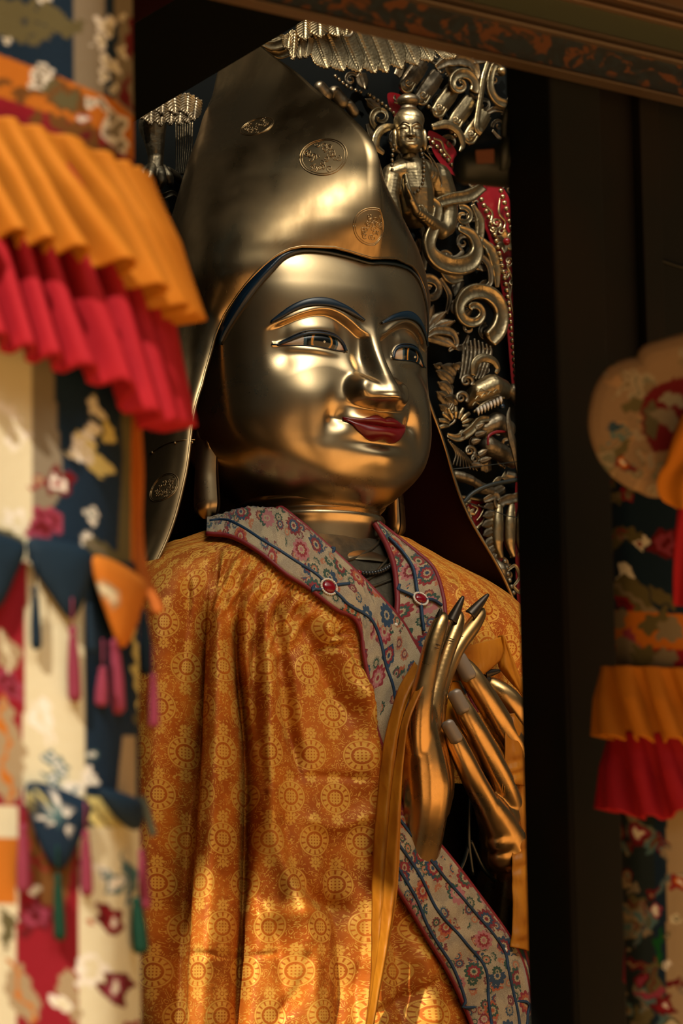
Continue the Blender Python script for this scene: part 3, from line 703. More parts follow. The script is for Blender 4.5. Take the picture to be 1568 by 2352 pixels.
# ---------------------------------------------------------------- body and robes
BT = [(-360, 190, 150, 170, 5), (-400, 290, 172, 190, 0), (-432, 372, 198, 210, 0), (-475, 505, 232, 240, 0), (-553, 622, 278, 280, 0), (-700, 672, 308, 290, 0), (-900, 700, 330, 300, 0),
      (-1200, 730, 352, 305, 0), (-1500, 775, 385, 308, 0), (-1750, 800, 400, 310, 0)]
def body_pt(t, Z, off=0.0):
    a, bf, bb, fc = tab(BT, Z); s_, c_ = np.sin(t), np.cos(t)
    X_ = (a + off) * sg(s_, 2 / 2.25); F_ = fc + np.where(c_ > 0, bf + off, bb + off) * sg(c_, 2 / 2.25)
    return np.stack([X_, F_, Z + 0 * t], -1)
zz = np.linspace(-360, -1750, 170); tt = np.linspace(-PI, PI, 260, endpoint=False); Zg, Tg = np.meshgrid(zz, tt, indexing='ij')
body_V = Lv(body_pt(Tg, Zg).reshape(-1, 3)); body_tree = bvh(body_V, gridF(170, 260, True))
def inpoly(px, poly):
    poly = np.asarray(poly, float); x, y = px[:, 0], px[:, 1]; ins = np.zeros(len(px), bool); j = len(poly) - 1
    for i in range(len(poly)):
        xi, yi = poly[i]; xj, yj = poly[j]
        ins ^= ((yi > y) != (yj > y)) & (x < (xj - xi) * (y - yi) / (yj - yi + 1e-9) + xi); j = i
    return ins
def dpoly(px, line):                                   # distance to a polyline, and place along it
    line = np.asarray(line, float); best = np.full(len(px), 1e9); al = np.zeros(len(px)); acc = 0; tot = np.linalg.norm(np.diff(line, axis=0), axis=1).sum(); sgn = np.zeros(len(px))
    for a, b in zip(line[:-1], line[1:]):
        d = b - a; L2 = d @ d; t = np.clip(((px - a) @ d) / L2, 0, 1); q = a + t[:, None] * d; r = np.linalg.norm(px - q, axis=1); m = r < best
        best[m] = r[m]; al[m] = (acc + t[m] * L2 ** .5) / tot; sgn[m] = np.sign((d[0] * (px[m, 1] - a[1]) - d[1] * (px[m, 0] - a[0]))); acc += L2 ** .5
    return best, al, sgn
C_UP = [(505, 1150), (560, 1154), (622, 1168), (680, 1214), (740, 1268), (800, 1322), (850, 1371), (905, 1430), (935, 1480), (962, 1530), (985, 1590)]
C_LO = [(476, 1246), (530, 1252), (590, 1284), (650, 1332), (700, 1362), (760, 1406), (800, 1424), (818, 1460), (822, 1500), (836, 1580), (850, 1670), (868, 1728)]
R_L = [(851, 1208), (880, 1258), (898, 1310), (905, 1380), (906, 1430), (950, 1500), (990, 1560), (1040, 1640)]
R_R = [(860, 1206), (902, 1240), (950, 1278), (990, 1316), (1010, 1380), (1014, 1420), (1030, 1500), (1050, 1560), (1085, 1640)]
B_UP = [(860, 1800), (905, 1850), (1000, 1955), (1080, 2060), (1160, 2175), (1190, 2260), (1206, 2400)]
B_LO = [(840, 1960), (905, 2058), (960, 2150), (1020, 2250), (1065, 2352), (1082, 2400)]
V_NECK = [(440, 1090), (440, 1170), (505, 1175), (560, 1180), (622, 1194), (680, 1238), (740, 1292), (800, 1346), (850, 1395), (905, 1450), (912, 1430), (905, 1310), (888, 1258), (860, 1200), (870, 1090)]
VOID = [(935, 1862), (1010, 1948), (1090, 2052), (1168, 2160), (1190, 2150), (1186, 1800), (1000, 1800)]
# metal undershirt of the statue in the neck opening, then a near-black shell standing in for shade in the gap
k = 60
P = body_pt(Tg[:k], Zg[:k], -6.0)
_tp = proj(Lv(P.reshape(-1, 3))); _vc = V_NECK + V_NECK[:1]; _in = ((inpoly(_tp, V_NECK) | (dpoly(_tp, _vc)[0] < 16)) & (P.reshape(-1, 3)[:, 1] > 0) & (P.reshape(-1, 3)[:, 2] < -408))
torso = obj('undershirt', Lv(P.reshape(-1, 3)), [f for f in gridF(k, 260, True) if all(_in[i] for i in f)], M_inner.m, statue)
for pts in ([(730, 1262), (790, 1285), (850, 1262), (890, 1225)], [(790, 1288), (840, 1330), (885, 1290), (905, 1270)], [(800, 1330), (850, 1345), (900, 1330)]):
    c = spl(np.array([cast(body_tree, *p, -4 * K) for p in pts]), 30); obj('undershirt_fold', *tube(c, 4 * K, 8), M_inner.m, torso)
nz_, nf = 330, 620
zz = np.linspace(-392, -1700, nz_); tt = np.concatenate([np.linspace(-PI, -1.75, 50, endpoint=False), np.linspace(-1.75, 1.75, nf, endpoint=False), np.linspace(1.75, PI, 50, endpoint=False)])
Zg, Tg = np.meshgrid(zz, tt, indexing='ij'); P0 = body_pt(Tg, Zg, 6.0).reshape(-1, 3); P1 = body_pt(Tg, Zg, 7.0).reshape(-1, 3)
nrm = np.stack([P1[:, 0] - P0[:, 0], P1[:, 1] - P0[:, 1], 0 * P0[:, 0] + .0], -1); nrm /= np.linalg.norm(nrm, axis=1)[:, None] + 1e-9
W0 = Lv(P0); px = proj(W0)
front = sst((np.cos(Tg) > -.35).ravel() * 1.0, 0, 1) * sst((nrm[:, 0:1] * U + nrm[:, 1:2] * N) @ -_fw, -.25, .1)
disp = np.zeros(len(P0))
FOLDS = [([(478, 1320), (462, 1500), (446, 1700), (418, 1900), (402, 2100), (392, 2360)], -26, 20), ([(548, 1350), (546, 1500), (572, 1750), (568, 2050), (545, 2360)], -34, 13), ([(592, 1380), (586, 1560), (590, 1700)], -16, 12),
         ([(655, 1350), (638, 1480), (660, 1640), (690, 1760)], -14, 14), ([(380, 1350), (372, 1700), (352, 2100), (345, 2360)], 26, 52), ([(508, 1380), (500, 1700), (490, 2000), (470, 2360)], 24, 30),
         ([(618, 1440), (612, 1700), (628, 1900), (690, 2120), (720, 2360)], 22, 30), ([(432, 1320), (425, 1420), (410, 1560)], -12, 10), ([(515, 1330), (520, 1430), (522, 1520)], -10, 9), ([(675, 1380), (712, 1460), (760, 1580), (800, 1640)], -12, 16),
         ([(780, 1440), (815, 1500), (812, 1560)], -12, 15), ([(735, 1420), (790, 1530), (830, 1640)], 12, 22), ([(640, 1860), (670, 1980), (720, 2060), (800, 2090)], -14, 18), ([(590, 2040), (640, 2160), (660, 2300)], -10, 16),
         ([(560, 2090), (620, 2100), (700, 2096)], 8, 26), ([(430, 2190), (560, 2195), (640, 2190)], -3, 5), ([(650, 1790), (740, 1782), (840, 1790)], -4, 8), ([(700, 1880), (770, 1900), (850, 1870)], 7, 14), ([(830, 1500), (842, 1650), (850, 1900), (840, 2200)], 14, 26),
         ([(1128, 1400), (1165, 1470), (1200, 1560)], -12, 10), ([(1060, 1350), (1090, 1420), (1130, 1500)], -9, 10), ([(1030, 1330), (1060, 1400), (1075, 1450)], 8, 10), ([(905, 2100), (930, 2230), (935, 2360)], -12, 16), ([(960, 2180), (985, 2290), (990, 2370)], 10, 18), ([(1010, 2250), (930, 2300), (860, 2330)], -7, 12),
         ([(700, 2180), (690, 2260), (640, 2340)], -8, 12), ([(760, 1960), (775, 2090), (790, 2250), (780, 2360)], -12, 16)]
for line, amp, wd in FOLDS:
    d, al, sg_ = dpoly(px, spl(line, 24)); e = np.interp(al, [0, .12, .85, 1], [.35, 1, 1, .6]); disp += 2.2 * amp * np.exp(-(np.abs(d) / (wd * 1.25)) ** 1.7) * e
for line, amp, wl, wr in (([(470, 1340), (460, 1480), (456, 1620), (452, 1800), (440, 1960), (430, 2120), (420, 2360)], 46, 60, 7), ([(545, 1380), (548, 1500), (574, 1700), (572, 1900), (566, 2080), (548, 2360)], 52, 50, 6), ([(600, 1420), (592, 1560), (596, 1700), (604, 1800)], 26, 26, 6), ([(640, 1360), (650, 1480), (672, 1640), (690, 1740)], 22, 30, 8), ([(850, 1740), (846, 1900), (838, 2150), (826, 2360)], 30, 44, 10)):
    d, al, sg_ = dpoly(px, spl(line, 24)); e = np.interp(al, [0, .15, .85, 1], [0, 1, 1, .7]); disp -= amp * e * np.where(sg_ > 0, np.exp(-(d / wl) ** 1.5), np.exp(-(d / wr) ** 2))
dl, al, sg_ = dpoly(px, spl(C_LO[:9], 60)); L_ = 520.0
arc = al * L_; below = sg_ > 0
disp += below * (4.5 * np.sin(arc * 2 * PI / 13) * np.exp(-(dl / 26) ** 2) + 11 * np.sin(arc * 2 * PI / 47 + 1) * sst(dl, 5, 40) * np.exp(-(dl / 170) ** 2))
dr, ar, _ = dpoly(px, spl(R_R[3:6], 30)); disp += 3.0 * np.sin(ar * 150 * 2 * PI / 11) * np.exp(-(dr / 28) ** 2)
rng = np.random.default_rng(3)
for i in range(40):
    kx, kz = rng.normal(0, .016), rng.normal(0, .010); disp += .4 * np.sin(px[:, 0] * kx * 2 + px[:, 1] * kz * 2 + rng.random() * 6)
dcu, _, _ = dpoly(px, spl(C_UP, 40)); dcl = dl; inband = np.minimum(sst(np.minimum(dcu, dcl), 0, 40), 1)
disp = disp * front * np.where(inpoly(px, C_UP + C_LO[::-1]) | inpoly(px, R_L + R_R[::-1]), .15, 1.0)
PR = P0 + nrm * disp[:, None]; robe_V = Lv(PR)
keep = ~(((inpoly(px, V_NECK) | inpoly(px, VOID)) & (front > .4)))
kv = keep.reshape(nz_, -1)
Fa = gridF(nz_, len(tt), True); Fa = [f for f in Fa if all(keep[i] for i in f)]
uvr = np.stack([Tg.ravel() * 6.3, Zg.ravel() / 100.0], -1)
robe = thing('monastic_robe', L(0, 0, -1700), 'orange gold-patterned brocade robe with flowered collar worn by the big statue', 'robe')
panel = obj('brocade_cloth', robe_V, Fa, M_robe, robe, uv=uvr)
robe_tree = bvh(robe_V, Fa)
k2 = np.linspace(-620, -1700, 60); t2 = np.linspace(-PI, PI, 140, endpoint=False); Z2, T2 = np.meshgrid(k2, t2, indexing='ij')
u_ = obj('gap_shade', Lv(body_pt(T2, Z2, -170.0).reshape(-1, 3)), gridF(60, 140, True), M_gap_shade.m, robe); u_['label'] = 'dark shell standing in for shade in the gap below the hands'
def band(name, A, B, nu, nv, lift_, mat, parent, tree=None, wob=0.0, sag=6.0, width=100.0):
    A, B = spl(A, nu), spl(B, nu); G = np.zeros((nv, nu, 3)); tree = tree or body_tree
    for j in range(nv):
        t = j / (nv - 1)
        for i in range(nu):
            p = A[i] * (1 - t) + B[i] * t; G[j, i] = cast(tree, p[0], p[1], (lift_ + sag * math.sin(PI * t) + wob * math.sin(i * .55 + 3 * t) * math.sin(PI * t)) * K)
    for _ in range(2):
        G[:, 1:-1] = (G[:, :-2] + 2 * G[:, 1:-1] + G[:, 2:]) / 4
    V = G.reshape(-1, 3); F = gridF(nv, nu)
    s = np.concatenate([[0], np.cumsum(np.linalg.norm(np.diff(G[nv // 2], axis=0), axis=1))]) / K / 100
    uv = np.stack([np.broadcast_to(s, (nv, nu)), np.broadcast_to(np.linspace(0, 1, nv)[:, None] * width / 100, (nv, nu))], -1)
    o = obj(name, V, F, mat, parent, uv=uv); solid(o, 5 * K, -1); return o, G, bvh(V, F)
def line_on(tree, pts, n, off): return spl(np.array([cast(tree, x, y, off * K) for x, y in spl(pts, max(8, n // 3))]), n)
def piping(pts3, r, mat, parent, name='piping'): return obj(name, *tube(pts3, r * K, 8), mat, parent)
rb, Gr, rt = band('collar_band', R_L, R_R, 60, 12, 12, M_collar, robe, width=80)
lb, Gl, lt = band('collar_band', C_UP, C_LO, 110, 16, 20, M_collar, robe, width=125, wob=2.0)
bb_, Gb, bt_ = band('hem_band', B_UP, B_LO, 80, 14, 24, M_collar, robe, width=170, wob=3.0)
sb_, Gs, st_ = band('hem_band', [(1168, 2172), (1185, 2150), (1215, 2150)], [(1195, 2400), (1215, 2400), (1250, 2400)], 14, 24, 12, M_collar, robe, width=60)
for g in (rb, lb, bb_): pass
for G, parent in ((Gr, rb), (Gl, lb), (Gb, bb_)):
    piping(spl(G[0], 120), 6.5, M_piping.m, parent); piping(spl(G[-1], 120), 5.5, M_piping.m, parent)
piping(spl(np.array([cast(st_, x, y, 3 * K) for x, y in ((1172, 2172), (1180, 2230), (1196, 2300), (1205, 2390))]), 30), 5, M_piping.m, sb_)
piping(spl(np.array([L(*PL(1168, 2178, 360)), L(*PL(1176, 2160, 365)), L(*PL(1186, 2135, 370))]), 12), 5, M_piping.m, sb_)
CORDS = [(lt, lb, [(482, 1202), (520, 1199), (560, 1218), (600, 1244), (640, 1268), (690, 1300), (725, 1322), (748, 1345), (775, 1368), (800, 1392), (825, 1406), (850, 1425), (870, 1470), (880, 1520), (897, 1570), (905, 1610)]), (lt, lb, [(705, 1352), (730, 1356), (750, 1350), (775, 1346), (800, 1344)]),
         (rt, rb, [(892, 1238), (925, 1275), (946, 1310), (955, 1360), (962, 1378), (966, 1420), (970, 1450)]), (rt, rb, [(908, 1355), (935, 1366), (962, 1378), (990, 1380), (1010, 1392)]),
         (bt_, bb_, [(912, 1880), (960, 1945), (1020, 2020), (1085, 2095), (1150, 2178), (1165, 2240), (1185, 2330), (1192, 2390)]), (bt_, bb_, [(905, 1930), (960, 2010), (1000, 2090), (1060, 2160), (1110, 2225), (1118, 2300), (1130, 2390)]), (bt_, bb_, [(908, 1990), (950, 2060), (985, 2140), (1040, 2230), (1070, 2320), (1080, 2390)])]
for tr, par, pts in CORDS: piping(line_on(tr, pts, 90, 5), 4.0, M_cord.m, par, 'cord')
def jewel(tr, par, px_, py_, rx, ry):
    c = cast(tr, px_, py_, 6 * K); n = CAM - c; n /= np.linalg.norm(n); n = np.array(tr.find_nearest(Vector(c))[1]); n = n if n @ (CAM - c) > 0 else -n
    a = np.cross(ZV, n); a /= np.linalg.norm(a); b = np.cross(n, a); j = obj('jewel', *ball(c, np.array([rx, ry, 7]) * K, 28, 13, np.array([a, b, n])), M_gem.m, par)
    mb = MB()
    for i in range(26):
        t = 2 * PI * i / 26; mb.add(*ball(c + K * ((rx + 3) * math.cos(t) * a + (ry + 3) * math.sin(t) * b), 2.9 * K, 8, 6))
    mb.build('pearl_setting', M_pearl.m, j)
jewel(lt, lb, 752, 1350, 17, 15); jewel(rt, rb, 962, 1378, 17, 12)
for tr, par, x, y in ((lt, lb, 906, 1437), (bt_, bb_, 1157, 2183)): obj('snap_button', *ball(cast(tr, x, y, 4 * K), 5 * K, 12, 8), M_pearl.m, par)
# black prayer beads at the neck
neckl = thing('prayer_bead_necklace', cast(body_tree, 840, 1320), 'string of small black prayer beads across the undershirt at the neck', 'necklace')
c = spl(np.array([cast(body_tree, x, y, 4 * K) for x, y in [(730, 1262), (760, 1290), (790, 1308), (830, 1319), (865, 1317), (893, 1303), (905, 1280)]]), 30)
for i, p in enumerate(c): obj('bead', *ball(p, 6.2 * K, 12, 8), M_gem.m if i == 12 else M_beadblack.m, neckl)
# ---------------------------------------------------------------- hands of the statue (each one continuous skin)
def H(px_, py_, f): return L(*PL(px_, py_, f))
def hand(name, chains, voxel=2.4, label=None):
    mb = MB()
    for ch in chains:
        c = spl(np.array([[*H(x, y, f), r * K] for x, y, f, r in ch]), max(5, len(ch) * 4)); cone_chain(mb, c[:, :3], c[:, 3], per=3, ns=14)
    o = mb.build(name, M_hand.m, statue); return fuse(o, voxel * K, 34, .5)
RH = [  # seen from its edge, three fingers up
    [(968, 1760, 408, 34), (960, 1690, 424, 33), (965, 1620, 438, 28), (978, 1555, 446, 24), (992, 1490, 452, 22), (1006, 1445, 456, 20), (1014, 1424, 458, 16), (1018, 1414, 458, 10)],
    [(974, 1740, 396, 34), (985, 1640, 412, 30), (1004, 1565, 420, 22), (1024, 1500, 424, 20), (1044, 1448, 426, 19), (1052, 1420, 426, 15), (1055, 1410, 426, 9)],
    [(982, 1730, 378, 34), (1000, 1620, 388, 26), (1024, 1545, 392, 20), (1052, 1485, 394, 19), (1084, 1440, 394, 18.5), (1103, 1411, 394, 14), (1108, 1402, 394, 8)],
    [(960, 1690, 350, 40), (950, 1620, 330, 26), (950, 1560, 322, 21), (975, 1520, 330, 18), (1000, 1530, 345, 14)],          # forefinger bent over to the thumb, behind
    [(985, 1790, 360, 44), (1005, 1720, 345, 30), (1015, 1650, 335, 23), (1010, 1590, 335, 19), (1004, 1545, 345, 14)],       # thumb
    [(966, 1640, 420, 32), (969, 1700, 414, 42), (974, 1760, 406, 52), (978, 1810, 398, 56), (976, 1855, 388, 52), (962, 1930, 350, 52), (938, 2020, 300, 58)],
    [(978, 1660, 392, 32), (984, 1730, 384, 46), (990, 1800, 376, 52), (986, 1850, 372, 48)], [(985, 1680, 370, 34), (998, 1760, 362, 42), (1000, 1820, 358, 42)]]
hr = hand('right_hand', RH)
LH = [  # back of the hand towards us, fingers pointing up and in
    [(1140, 1905, 372, 34), (1118, 1850, 398, 30), (1088, 1792, 418, 27), (1062, 1738, 425, 25), (1044, 1700, 424, 23), (1036, 1680, 420, 19)],
    [(1178, 1880, 350, 34), (1158, 1812, 388, 31), (1126, 1745, 408, 29), (1094, 1684, 414, 27), (1068, 1638, 410, 25), (1056, 1612, 404, 20)],
    [(1215, 1840, 320, 34), (1190, 1735, 372, 31), (1150, 1664, 390, 30), (1112, 1600, 392, 28), (1080, 1552, 384, 26), (1066, 1530, 376, 20)],
    [(1240, 1790, 300, 34), (1215, 1690, 330, 32), (1180, 1625, 338, 30), (1150, 1592, 330, 27), (1128, 1576, 318, 22)],
    [(1235, 1900, 290, 40), (1190, 1780, 285, 30), (1150, 1690, 280, 26), (1110, 1630, 276, 22), (1085, 1590, 276, 16)],
    [(1140, 1890, 372, 40), (1175, 1870, 352, 42), (1215, 1835, 325, 42)], [(1145, 1920, 362, 46), (1182, 1900, 342, 48), (1222, 1868, 315, 48)], [(1150, 1955, 345, 50), (1190, 1935, 325, 50), (1225, 1905, 300, 50)],
    [(1120, 1850, 394, 33), (1150, 1910, 362, 48), (1165, 1960, 335, 58), (1160, 2020, 290, 64), (1150, 2090, 240, 66)]]
hl = hand('left_hand', LH)
def nail(par, px_, py_, f, qx, qy, qf, wd, ln, mat, tip=False, up=(0.0, 0.0, 1.0)):
    # plate from its root towards the finger tip, bent across; longer than the finger by a little
    a = H(px_, py_, f); b = H(qx, qy, qf); ax = b - a; l_ = np.linalg.norm(ax); ax /= l_
    v = CAM - a; v /= np.linalg.norm(v); out = v - ax * (v @ ax) + .0; out /= np.linalg.norm(out); ac = np.cross(out, ax)
    nu, nv = 15, 22; V = []
    for j in range(nv):
        s = j / (nv - 1)
        for i in range(nu):
            c = -1 + 2 * i / (nu - 1); wj = wd * (min(1, (.35 + s * 6) ** .5) if s < .12 else 1.0)
            if tip: wj = wd * (1 - s) ** .65 + .5
            else: wj *= (1 - .62 * max(0, (s - .80) / .20) ** 3)
            V.append(a + ax * l_ * s * ln + K * (ac * wj * c + out * (wj * .52 * (1 - c * c) + 1.0)))
    o = obj('fingernail', V, gridF(nv, nu), mat, par); solid(o, 3.0 * K, -1); return o
nail(hl, 1051, 1704, 440, 1024, 1657, 432, 13, 1.0, M_nail.m); nail(hl, 1066, 1636, 428, 1040, 1587, 419, 14.5, 1.0, M_nail.m); nail(hl, 1080, 1560, 405, 1048, 1503, 392, 15.5, 1.0, M_nail.m)
nail(hl, 1118, 1568, 322, 1086, 1541, 316, 12, 1.0, M_darknail.m, True); nail(hl, 1112, 1548, 326, 1146, 1541, 330, 8, 1.0, M_darknail.m, True)
nail(hr, 998, 1462, 452, 1012, 1399, 462, 11, 1.0, M_darknail.m, True); nail(hr, 1036, 1428, 432, 1063, 1371, 440, 11, 1.0, M_darknail.m, True); nail(hr, 1078, 1414, 400, 1120, 1366, 408, 11, 1.0, M_darknail.m, True)
hand_tree_l = bvh([np.array(hl.matrix_world @ v.co) + ORG[statue.name] * 0 for v in hl.data.vertices], [tuple(p.vertices) for p in hl.data.polygons]) if False else None
# knuckle creases
for par, x0, y0, f0, x1, y1, f1 in ((hr, 1001, 1478, 474, 1011, 1484, 478), (hr, 998, 1487, 474, 1008, 1490, 478), (hr, 1030, 1465, 445, 1044, 1470, 447), (hr, 1026, 1470, 445, 1042, 1473, 447), (hr, 1050, 1460, 412, 1064, 1462, 414)):
    obj('knuckle_crease', *tube(np.linspace(H(x0, y0, f0), H(x1, y1, f1), 6), np.array([.3, 1, 1.2, 1.2, 1, .3]) * K, 6), M_darknail.m, par)
# ---------------------------------------------------------------- silk scarf over the hands
scarf = thing('silk_scarf', L(*PL(950, 1800, 430)), 'long yellow silk offering scarf hanging over the hands of the big statue', 'scarf')
def cloth(name, A, B, nu, nv, fa, fb, mat, parent, bulge=10, ripple=2.0, seed=0, fr=None, th=3.0):
    # A, B: side edges (px, py) top to bottom; fa, fb: how far in front of the axis each edge hangs
    A, B = spl(A, nv), spl(B, nv); fa = np.interp(np.linspace(0, 1, nv), np.linspace(0, 1, len(fa)), fa); fb = np.interp(np.linspace(0, 1, nv), np.linspace(0, 1, len(fb)), fb)
    r = np.random.default_rng(seed); ph = r.random(8) * 6; V = []; uv = []
    for j in range(nv):
        a = PL(*A[j], fa[j]); b = PL(*B[j], fb[j])
        for i in range(nu):
            t = i / (nu - 1); p = a * (1 - t) + b * t
            p = p + np.array([-.3, 1, 0]) * (bulge * math.sin(PI * t) + ripple * math.sin(3 * PI * t + ph[0] + j * .02) + ripple * .8 * math.sin(j * .42 + ph[1] + 2 * math.sin(j * .11 + t * 3)) * math.sin(PI * min(1, t * 1.4 + .1)))
            V.append(L(*p)); uv.append((t, j / nv))
    o = obj(name, V, gridF(nv, nu), mat, parent, uv=uv); solid(o, th * K, 0); return o
cloth('scarf_tail', [(952, 1520), (916, 1580), (898, 1640), (880, 1720), (866, 1850), (858, 1960), (855, 2100), (852, 2250), (836, 2390)], [(962, 1560), (940, 1600), (920, 1660), (908, 1730), (898, 1850), (892, 1960), (880, 2090), (866, 2240), (842, 2390)], 14, 150, [400, 395, 400, 405, 410, 415, 420], [420, 425, 430, 435, 440, 440], M_silk.m, scarf, 14, 2.5, 1)
cloth('scarf_tail', [(968, 1555), (945, 1600), (922, 1660), (910, 1730), (896, 1830), (886, 1960), (880, 2060), (870, 2170), (852, 2300), (838, 2390)], [(972, 1575), (952, 1620), (934, 1670), (926, 1740), (921, 1830), (917, 1960), (910, 2060), (892, 2170), (866, 2300), (850, 2390)], 14, 150, [440, 440, 445, 450, 455, 455], [450, 462, 470, 470, 470, 465], M_silk.m, scarf, 12, 2.5, 2)
cloth('scarf_fold', [(1000, 1568), (1004, 1610), (1010, 1650), (1034, 1690)], [(1052, 1566), (1070, 1600), (1082, 1640), (1088, 1680)], 14, 30, [370, 372, 376, 380], [350, 352, 356, 356], M_silk.m, scarf, 8, 3, 3)
cloth('scarf_fold', [(1040, 1492), (1020, 1530), (1006, 1566)], [(1152, 1462), (1150, 1512), (1092, 1562)], 22, 30, [345, 352, 356], [322, 330, 345], M_silk.m, scarf, 6, 3, 4)
cloth('scarf_fold', [(1146, 1460), (1146, 1500), (1146, 1530), (1176, 1570)], [(1156, 1462), (1178, 1520), (1206, 1590), (1230, 1650)], 14, 40, [318, 315, 310, 305], [330, 325, 318, 310], M_silk.m, scarf, 8, 3, 5)
cloth('scarf_end', [(1166, 1640), (1161, 1690), (1160, 1750), (1156, 1800)], [(1180, 1640), (1212, 1690), (1222, 1750), (1230, 1808)], 18, 60, [410, 415, 415, 418], [385, 380, 376, 375], M_silk.m, scarf, 10, 4, 6)
cloth('scarf_end', [(1180, 1800), (1178, 1900), (1177, 2000), (1178, 2110), (1172, 2175)], [(1230, 1800), (1232, 1900), (1234, 2000), (1236, 2110), (1238, 2192)], 18, 110, [395, 395, 395, 392, 390], [370, 370, 370, 368, 366], M_silk.m, scarf, 10, 3.5, 7)
mb = MB()
for i in range(22):
    x = 1154 + i * 3.2; p = H(x, 1800 + 3 * math.sin(i), 420 - i * 1.9); q = H(x - 1 + 4 * math.sin(i * 2.1), 1822 + 4 * math.sin(i * 1.7), 420 - i * 1.9); mb.add(*tube(np.linspace(p, q, 4), [1.1 * K, 1.0 * K, .9 * K, .6 * K], 5))
mb.build('scarf_fringe', M_silk.m, scarf)
# lacquered lotus stems held between the hands
for i, pts in enumerate(([(1088, 1700, 350), (1080, 1820, 350), (1076, 1930, 345), (1085, 2010, 330)], [(1078, 1930, 342), (1060, 1990, 335), (1020, 2040, 320)], [(1080, 1930, 345), (1110, 1995, 335), (1150, 2030, 320), (1185, 2042, 310)])):
    if i == 0: stem = thing('lotus_stem', H(1080, 1930, 345), 'dark lacquered curling lotus stem in the shadow below the hands', 'stem')
    obj('stalk', *tube(spl(np.array([H(*p) for p in pts]), 30), 5.0 * K, 8), M_stem.m, stem)
# ---------------------------------------------------------------- carved and gilded throne back behind the statue
TF = -345.0
def T(x, y, h=0.0): return L(*PL(x, y, TF + h))
CH = [(-1, 0), (-.98, .42), (-.80, .62), (-.58, .50), (0, .22), (.58, .50), (.80, .62), (.98, .42), (1, 0), (.6, -.5), (-.6, -.5)]   # hollow ribbon with raised lips
RD = [(math.cos(a), .8 * math.sin(a)) for a in np.linspace(PI, -PI, 14, endpoint=False)]
RG = [(-1, 0), (-.8, .45), (-.55, .3), (-.35, .7), (0, .5), (.35, .7), (.55, .3), (.8, .45), (1, 0), (.5, -.4), (-.5, -.4)]
def carve(name, pts, wd, m, parent, h=30, prof=CH, n=70, lob=0.0, hs=None):
    c = spl(np.array(pts, float), n); t = np.linspace(0, 1, n); w_ = np.interp(t, np.linspace(0, 1, len(wd)), wd); 
    if lob: w_ = w_ * (1 + lob * np.abs(np.sin(t * PI * 5)))
    hh = np.interp(t, np.linspace(0, 1, len(hs)), hs) if hs else np.full(n, h)
    P = np.array([T(x, y, k) for (x, y), k in zip(c, hh)]); return obj(name, *sweep(P, prof, N, w_ * .5 * K), m, parent)
def spiral(name, cx, cy, r0, r1, turns, a0, sgn, w0, w1, m, parent, h=30, prof=CH, sq=1.0, lob=0.0, lead=None):
    t = np.linspace(0, 1, 26); a = math.radians(a0) + sgn * 2 * PI * turns * t; r = r0 * (r1 / r0) ** t
    pts = [(cx + rr * math.cos(q), cy + sq * rr * math.sin(q)) for rr, q in zip(r, a)]
    if lead: pts = list(lead) + pts
    return carve(name, pts, [w0, w0, (w0 + w1) / 2, w1], m, parent, h, prof, 110, lob, [h, h, h + 16])
def blob(name, pts, m, parent, voxel=2.2, it=5):
    mb = MB(); 
    for ch in pts: cone_chain(mb, np.array([T(x, y, h) for x, y, h, r in ch]), np.array([r * K for *_, r in ch]), 6, 14)
    return fuse(mb.build(name, m, parent), voxel * K, it)
def beads(pts, sp, r, m, parent, h=26, name='bead'):
    c = spl(np.array(pts, float), 200); s = np.concatenate([[0], np.cumsum(np.linalg.norm(np.diff(c, axis=0), axis=1))])
    for d in np.arange(0, s[-1], sp):
        x, y = np.interp(d, s, c[:, 0]), np.interp(d, s, c[:, 1]); obj(name, *ball(T(x, y, h), r * K, 14, 9), m, parent)
def leafp(name, x0, y0, x1, y1, w, m, parent, h=30, barbs=0, curl=10, nu=9, nv=26, bend=0.0):
    # feather or leaf: pointed oval with a raised rib and, for feathers, slanted barbs
    if barbs: nu, nv = 17, 90
    V = []; dx_, dy_ = x1 - x0, y1 - y0; l_ = math.hypot(dx_, dy_); nx_, ny_ = -dy_ / l_, dx_ / l_
    for j in range(nv):
        v = j / (nv - 1); ww = w * (min(1, v / .16 + .25) * (1 - max(0, (v - (.62 if barbs else .45)) / (.38 if barbs else .55)) ** 2.2) + .02)
        for i in range(nu):
            u_ = -1 + 2 * i / (nu - 1); b = bend * 4 * v * (1 - v)
            x = x0 + dx_ * v + nx_ * (u_ * ww + b); y = y0 + dy_ * v + ny_ * (u_ * ww + b)
            k = h + (3.2 if barbs else 7) * (1 - abs(u_)) + curl * v * v - (5 if barbs else 5) * math.exp(-(u_ / (.07 if barbs else .09)) ** 2) + (5.5 * abs(((barbs * (v - .22 * abs(u_))) % 1.0) - .5) * min(1, abs(u_) * 2.5) if barbs else 0)
            V.append(T(x, y, k))
    o = obj(name, V, gridF(nv, nu), m, parent); solid(o, 4 * K, -1); return o
thr = thing('carved_throne_back', T(900, 1500), 'tall carved and gilded throne back of scrolls, bead strings and red panels', 'throne back')
bk = np.array([L(x, TF - 30, z) for x, z in ((-1900, -1740), (1900, -1740), (1900, 1300), (-1900, 1300))])
obj('backing_board', np.vstack([bk, bk - N * .05]), [(0, 1, 2, 3), (7, 6, 5, 4), (0, 4, 5, 1), (1, 5, 6, 2), (2, 6, 7, 3), (3, 7, 4, 0)], M_backing.m, thr, False)
G_, D_ = M_carve.m, M_carve2.m
